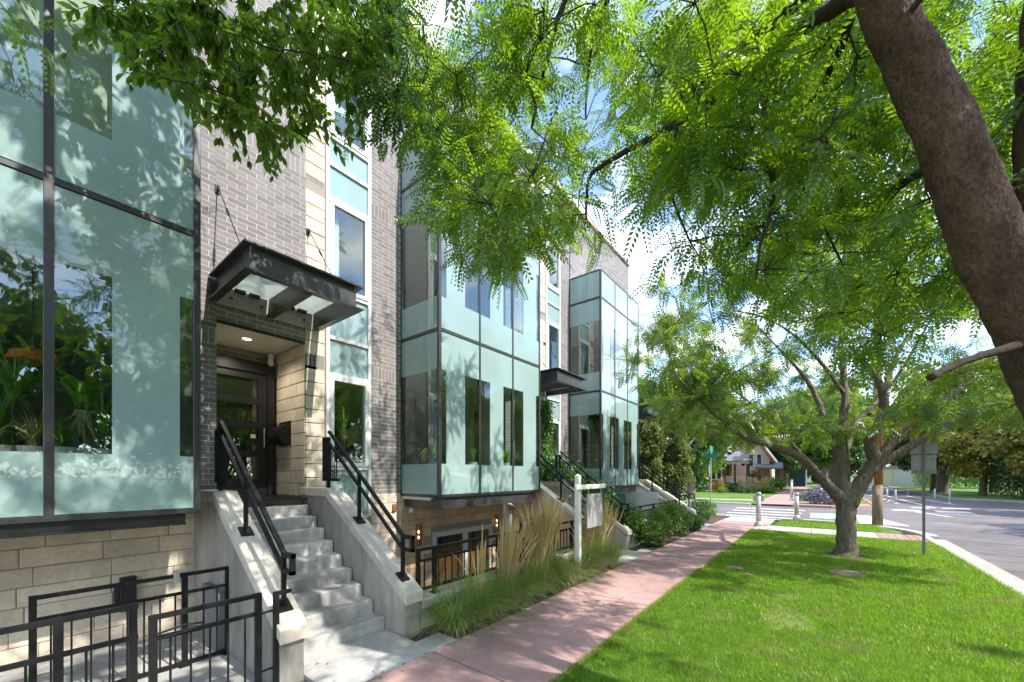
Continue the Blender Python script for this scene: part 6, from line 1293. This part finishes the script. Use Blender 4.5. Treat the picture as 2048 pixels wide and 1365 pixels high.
# second house behind, garage at the end of the street
h2 = empty('blue_house', (-3, 86, 0), 'slate blue gabled house half hidden behind the brick house', 'house')
MB().prism([(-9, 0), (-2, 0), (-2, 5.5), (-5.5, 8.6), (-9, 5.5)], 1, 84, 94).build('wall', 'blueg', h2)
r2 = MB(); r2.add([(-9.5, 83.5, 5.2), (-5.5, 83.5, 8.9), (-5.5, 94.5, 8.9), (-9.5, 94.5, 5.2)], [(0, 1, 2, 3)]); r2.add([(-1.5, 83.5, 5.2), (-5.5, 83.5, 8.9), (-5.5, 94.5, 8.9), (-1.5, 94.5, 5.2)], [(0, 1, 2, 3)]); r2.build('roof', 'roof', h2)
for x in (-4.8, -3.4): MB().box(x, x + 1.0, 83.95, 84, 3.2, 5.0).build('window', 'white', h2)
gg = empty('garage', (9, 96, 0), 'low beige garage with wide door at the far end of the street', 'garage')
MB().box(9, 16, 95, 102, 0, 3.2).build('wall', 'beige', gg); MB().box(8.7, 16.3, 94.6, 102.4, 3.2, 3.5).build('roof', 'roof', gg); MB().box(10, 13.5, 94.93, 95, 0, 2.5).build('garage_door', 'greyframe', gg)
# ------------------------------------------------------------------ trees and hedges far off
def crown_mesh(nc, n, rx, rz, size, m_, seed, cone=0.0):
    g = np.random.default_rng(seed)
    def rv(k): a = g.normal(size=(k, 3)); return unit(a)
    L_ = rv(nc) * np.array((rx, rx, rz)) * (g.uniform(0.25, 1, (nc, 1)) ** 0.5) * 0.8
    if cone: L_[:, :2] *= (1 - cone * (L_[:, 2:3] / rz * 0.5 + 0.5))
    R = g.uniform(0.16, 0.34, nc) * rx * (1 if not cone else 0.8)
    ci = g.integers(0, nc, n); pos = L_[ci] + rv(n) * R[ci][:, None] * g.uniform(0.6, 1, (n, 1)) * np.array((1, 1, 0.75 if not cone else 1.5))
    d = rv(n); d[:, 2] -= 0.3; up = rv(n) * 0.7 + np.array((0, 0, 0.8))
    V, F = stamp(*DIAMOND, pos, d, up, size * g.uniform(0.6, 1.3, n))
    return np_mesh('crown', V, F, m_, False)
CM = {'a': crown_mesh(60, 15000, 1.0, 0.95, 0.085, 'bgleaf', 1), 'b': crown_mesh(48, 13000, 1.0, 0.8, 0.09, 'bgleaf', 2), 'd': crown_mesh(60, 15000, 1.0, 1.0, 0.085, 'bgleafd', 3), 'y': crown_mesh(46, 11000, 1.0, 0.8, 0.085, 'yleaf', 4), 'j': crown_mesh(110, 34000, 1.0, 3.2, 0.11, 'juniper', 5, 0.5)}
tr = MB(); L2 = [[(0, 0, -0.02, 0.05), (0, 0, 0.02, 0.04), (0.01, 0, 0.3, 0.034), (0, 0.02, 0.6, 0.026), (0.02, 0, 0.95, 0.01)]]
for k in range(6):
    a = k * 1.05; L2.append([(0, 0, 0.4 + 0.05 * k, 0.02), (0.18 * math.cos(a), 0.18 * math.sin(a), 0.6 + 0.05 * k, 0.013), (0.36 * math.cos(a), 0.36 * math.sin(a), 0.78 + 0.03 * k, 0.004)])
limbs_to_mesh(L2, tr, 8, 0.004); TRM = tr.mesh('trunk', 'barkg')
for p in TRM.polygons: p.use_smooth = True
def far_tree(x, y, h, r, kind, label, zc=0.62, rot=None, grp='trees beyond the side street', name='street_tree', lift=1.0):
    t = empty(name, (x, y, 0), label, 'tree', grp)
    c = link('crown', CM[kind], t, 'stuff'); c.location = (x, y, h * zc); rz = {'j': 3.2}.get(kind, 0.9)
    c.scale = (r, r, h * (1 - zc) / rz * lift); c.rotation_euler = (0, 0, rot if rot is not None else random.uniform(0, 6.28))
    k = link('trunk', TRM, t); k.location = (x, y, 0); k.scale = (h * 0.8, h * 0.8, h * 0.85)
    return t
far_tree(-8.6, 35.5, 12, 4.2, 'a', 'bright green tree just past the junipers across the side street', 0.58)
far_tree(1.0, 60, 14.5, 5.2, 'b', 'tall green tree over the left kerb of the far street', 0.62)
far_tree(10.6, 63, 15, 5.4, 'a', 'tall bright tree on the right verge of the far street', 0.6)
far_tree(15.5, 68, 17, 6.5, 'b', 'tallest tree behind the right verge of the street', 0.58)
JG = 'conifers at the end of the row'
far_tree(-6.6, 19.0, 6.6, 1.15, 'j', 'tall shaggy juniper right beside the last canopy', 0.5, grp=JG, name='juniper')
far_tree(-5.7, 20.3, 6.2, 1.15, 'j', 'second shaggy juniper, nearer the corner', 0.5, grp=JG, name='juniper')
far_tree(-8.4, 21.2, 7.6, 1.3, 'j', 'hindmost juniper behind the two shaggy ones', 0.5, grp=JG, name='juniper')
far_tree(-11.5, 36.0, 11.5, 4.6, 'a', 'leafy tree left of the brick house, behind junipers', 0.56)
far_tree(-11.6, 48, 10.5, 3.9, 'b', 'bushy low-hanging tree left of the brick house front', 0.46)
far_tree(-17, 47, 13, 5.5, 'd', 'dark leafy tree at far left behind the junipers', 0.55)
far_tree(-15, 76, 17, 6.5, 'a', 'tall tree rising behind the brick house roof', 0.6)
far_tree(-4.5, 78, 15, 4.5, 'd', 'dark tree between the brick and blue houses', 0.55)
far_tree(0.3, 52, 11.5, 4.2, 'a', 'bright green tree over the far pavement with pale trunk', 0.62)
far_tree(0.6, 66, 12, 4.6, 'b', 'tree farther along the far pavement', 0.6)
far_tree(0.2, 84, 13, 5, 'a', 'distant tree on the left kerb of the street', 0.58)
far_tree(-3.8, 104, 15, 6, 'd', 'most distant dark tree at end of far pavement', 0.55)
far_tree(7, 118, 17, 8, 'b', 'broad tree closing the end of the street', 0.55)
far_tree(16, 120, 17, 8, 'a', 'broad tree closing the end of the street behind garage', 0.55)
far_tree(3.5, 108, 15, 6, 'd', 'dark tree at the street end, left of the garage', 0.52)
far_tree(-0.5, 118, 16, 7, 'a', 'light green tree at the street end behind the dark one', 0.5)
G2 = 'trees along the opposite side of the street'
far_tree(11.0, 70, 11, 4.6, 'd', 'dark young tree by the bright verge, left of the sign post', 0.58, grp=G2)
far_tree(12.6, 80, 12, 4.8, 'a', 'green tree behind the dark young one at verge', 0.58, grp=G2)
far_tree(12.4, 58, 9.5, 4.4, 'y', 'yellowing tree across the street right of the sign backs', 0.55, grp=G2)
far_tree(14.4, 49, 10, 4.4, 'y', 'second yellowing tree nearer the right edge', 0.56, grp=G2)
far_tree(19, 58, 13, 6, 'd', 'dark tall tree behind the yellowing trees', 0.52, grp=G2)
far_tree(17, 42, 12, 5.2, 'b', 'green tree with pale trunk at right edge across street', 0.56, grp=G2)
far_tree(22, 48, 14, 6.5, 'd', 'dark tree behind the rightmost trees across the street', 0.5, grp=G2)
far_tree(18, 33, 12, 5, 'a', 'tree across the street just outside right edge', 0.56, grp=G2)
for k, (y, kd) in enumerate(((24, 'a'), (15, 'b'), (7, 'a'), (-1, 'b'), (-9, 'a'))):
    far_tree(17.5 + (k % 2) * 2, y, 12.5 + (k % 3), 5.2, kd, 'tree mirrored in the glass bays, %s of five across the street' % ('first', 'second', 'third', 'fourth', 'fifth')[k], 0.55, grp=G2)
def hedge(x0, x1, y0, y1, h, n, label, m_='bgleafd'):
    r = empty('hedge', ((x0 + x1) / 2, (y0 + y1) / 2, 0), label, 'hedge', 'hedges across the street')
    pos = np.stack([RNG.uniform(x0, x1, n), RNG.uniform(y0, y1, n), h * RNG.random(n) ** 0.6], 1); pos += rvec(n) * 0.25
    V, F = stamp(*DIAMOND, pos, rvec(n), rvec(n) + np.array((0, 0, 0.8)), RNG.uniform(0.15, 0.34, n)); np_mesh('foliage', V, F, m_, r, 'stuff')
    s_ = MB()
    for k in range(14):
        x, y = random.uniform(x0, x1), random.uniform(y0, y1); s_.tube([(x, y, 0), (x + random.uniform(-.3, .3), y, h * 0.8)], [0.05, 0.02], 5)
    s_.build('stems', 'barkt', r, 'stuff')
hedge(14.6, 18.5, 30, 47, 4.2, 20000, 'dark hedge across the street at the right edge')
hedge(12.5, 20, 50.5, 58, 4.5, 18000, 'dark hedge behind the yellowing trees')
hedge(18.5, 21, -15, 30, 4.5, 16000, 'long hedge across the street mirrored in the bays', 'shrub')
hedge(12, 24, 84, 92, 3.2, 12000, 'clipped hedge before the beige garage', 'shrub')
hedge(-30, -12, 72, 78, 6, 9000, 'tall hedge behind the brick house')
hedge(-40, -13, 30, 34, 2.2, 5000, 'low hedge on the side street left of the verge', 'bgleaf')
hedge(-14, 40, 126, 132, 10, 26000, 'mass of distant greenery closing the street')
op = MB().tube([(12.3, 44.6, -0.05), (12.3, 44.6, 7)], [0.17, 0.14], 12).build('wooden_pole', 'greywood', smooth=True); tag(op, 'grey weathered wooden pole across the street near right edge', 'pole')
# flower bed before the brick house, lavender on the corner
BG = 'plants in the far flower bed'
leafball((-9.6, 51.5, 0), 1.3, 0.8, 0.55, 1500, 0.16, 'flower', 'bright yellow flowering shrub before the brick house', 'flowering_shrub', grp=BG)
leafball((-7.9, 52.0, 0), 1.0, 0.8, 0.6, 1300, 0.16, 'bgleafd', 'dark bush between yellow flowers and dry grasses', grp=BG)
leafball((-11.5, 50.5, 0), 1.2, 0.8, 0.7, 1300, 0.18, 'bgleaf', 'green bush left of the yellow flowers', grp=BG)
leafball((-4.6, 57, 0), 1.3, 1.3, 1.0, 1800, 0.2, 'shrub', 'rounded green bush beside the porch stairs', grp=BG)
leafball((-6.2, 60.5, 0), 1.5, 1.2, 1.4, 2000, 0.2, 'bgleafd', 'dark bush under the side porch', grp=BG)
leafball((-4.3, 50, 0), 0.8, 0.8, 0.35, 900, 0.16, 'shruby', 'low yellow green bush by the far pavement', grp=BG)
for k, (x, y) in enumerate(((-8.4, 47.5), (-6.9, 49.4), (-6.2, 49.6), (-5.5, 49.9), (-4.9, 50.4), (-4.5, 51.2))):
    reed((x, y, 0), 1.0, 160, 70, 1.75, 'dry golden grass clump before the brick house, %s from left' % ('first', 'second', 'third', 'fourth', 'fifth', 'sixth')[k], spread=0.4, grp='golden grasses in the far bed', wdt=0.03)
leafball((0.5, 34.2, 0), 1.5, 1.0, 0.72, 2600, 0.16, 'lav', 'grey lilac lavender mound on the gravel corner', 'lavender', 'shrub')
leafball((-0.9, 37.6, 0), 0.6, 0.6, 0.35, 700, 0.12, 'bgleaf', 'small green mound behind the lavender')
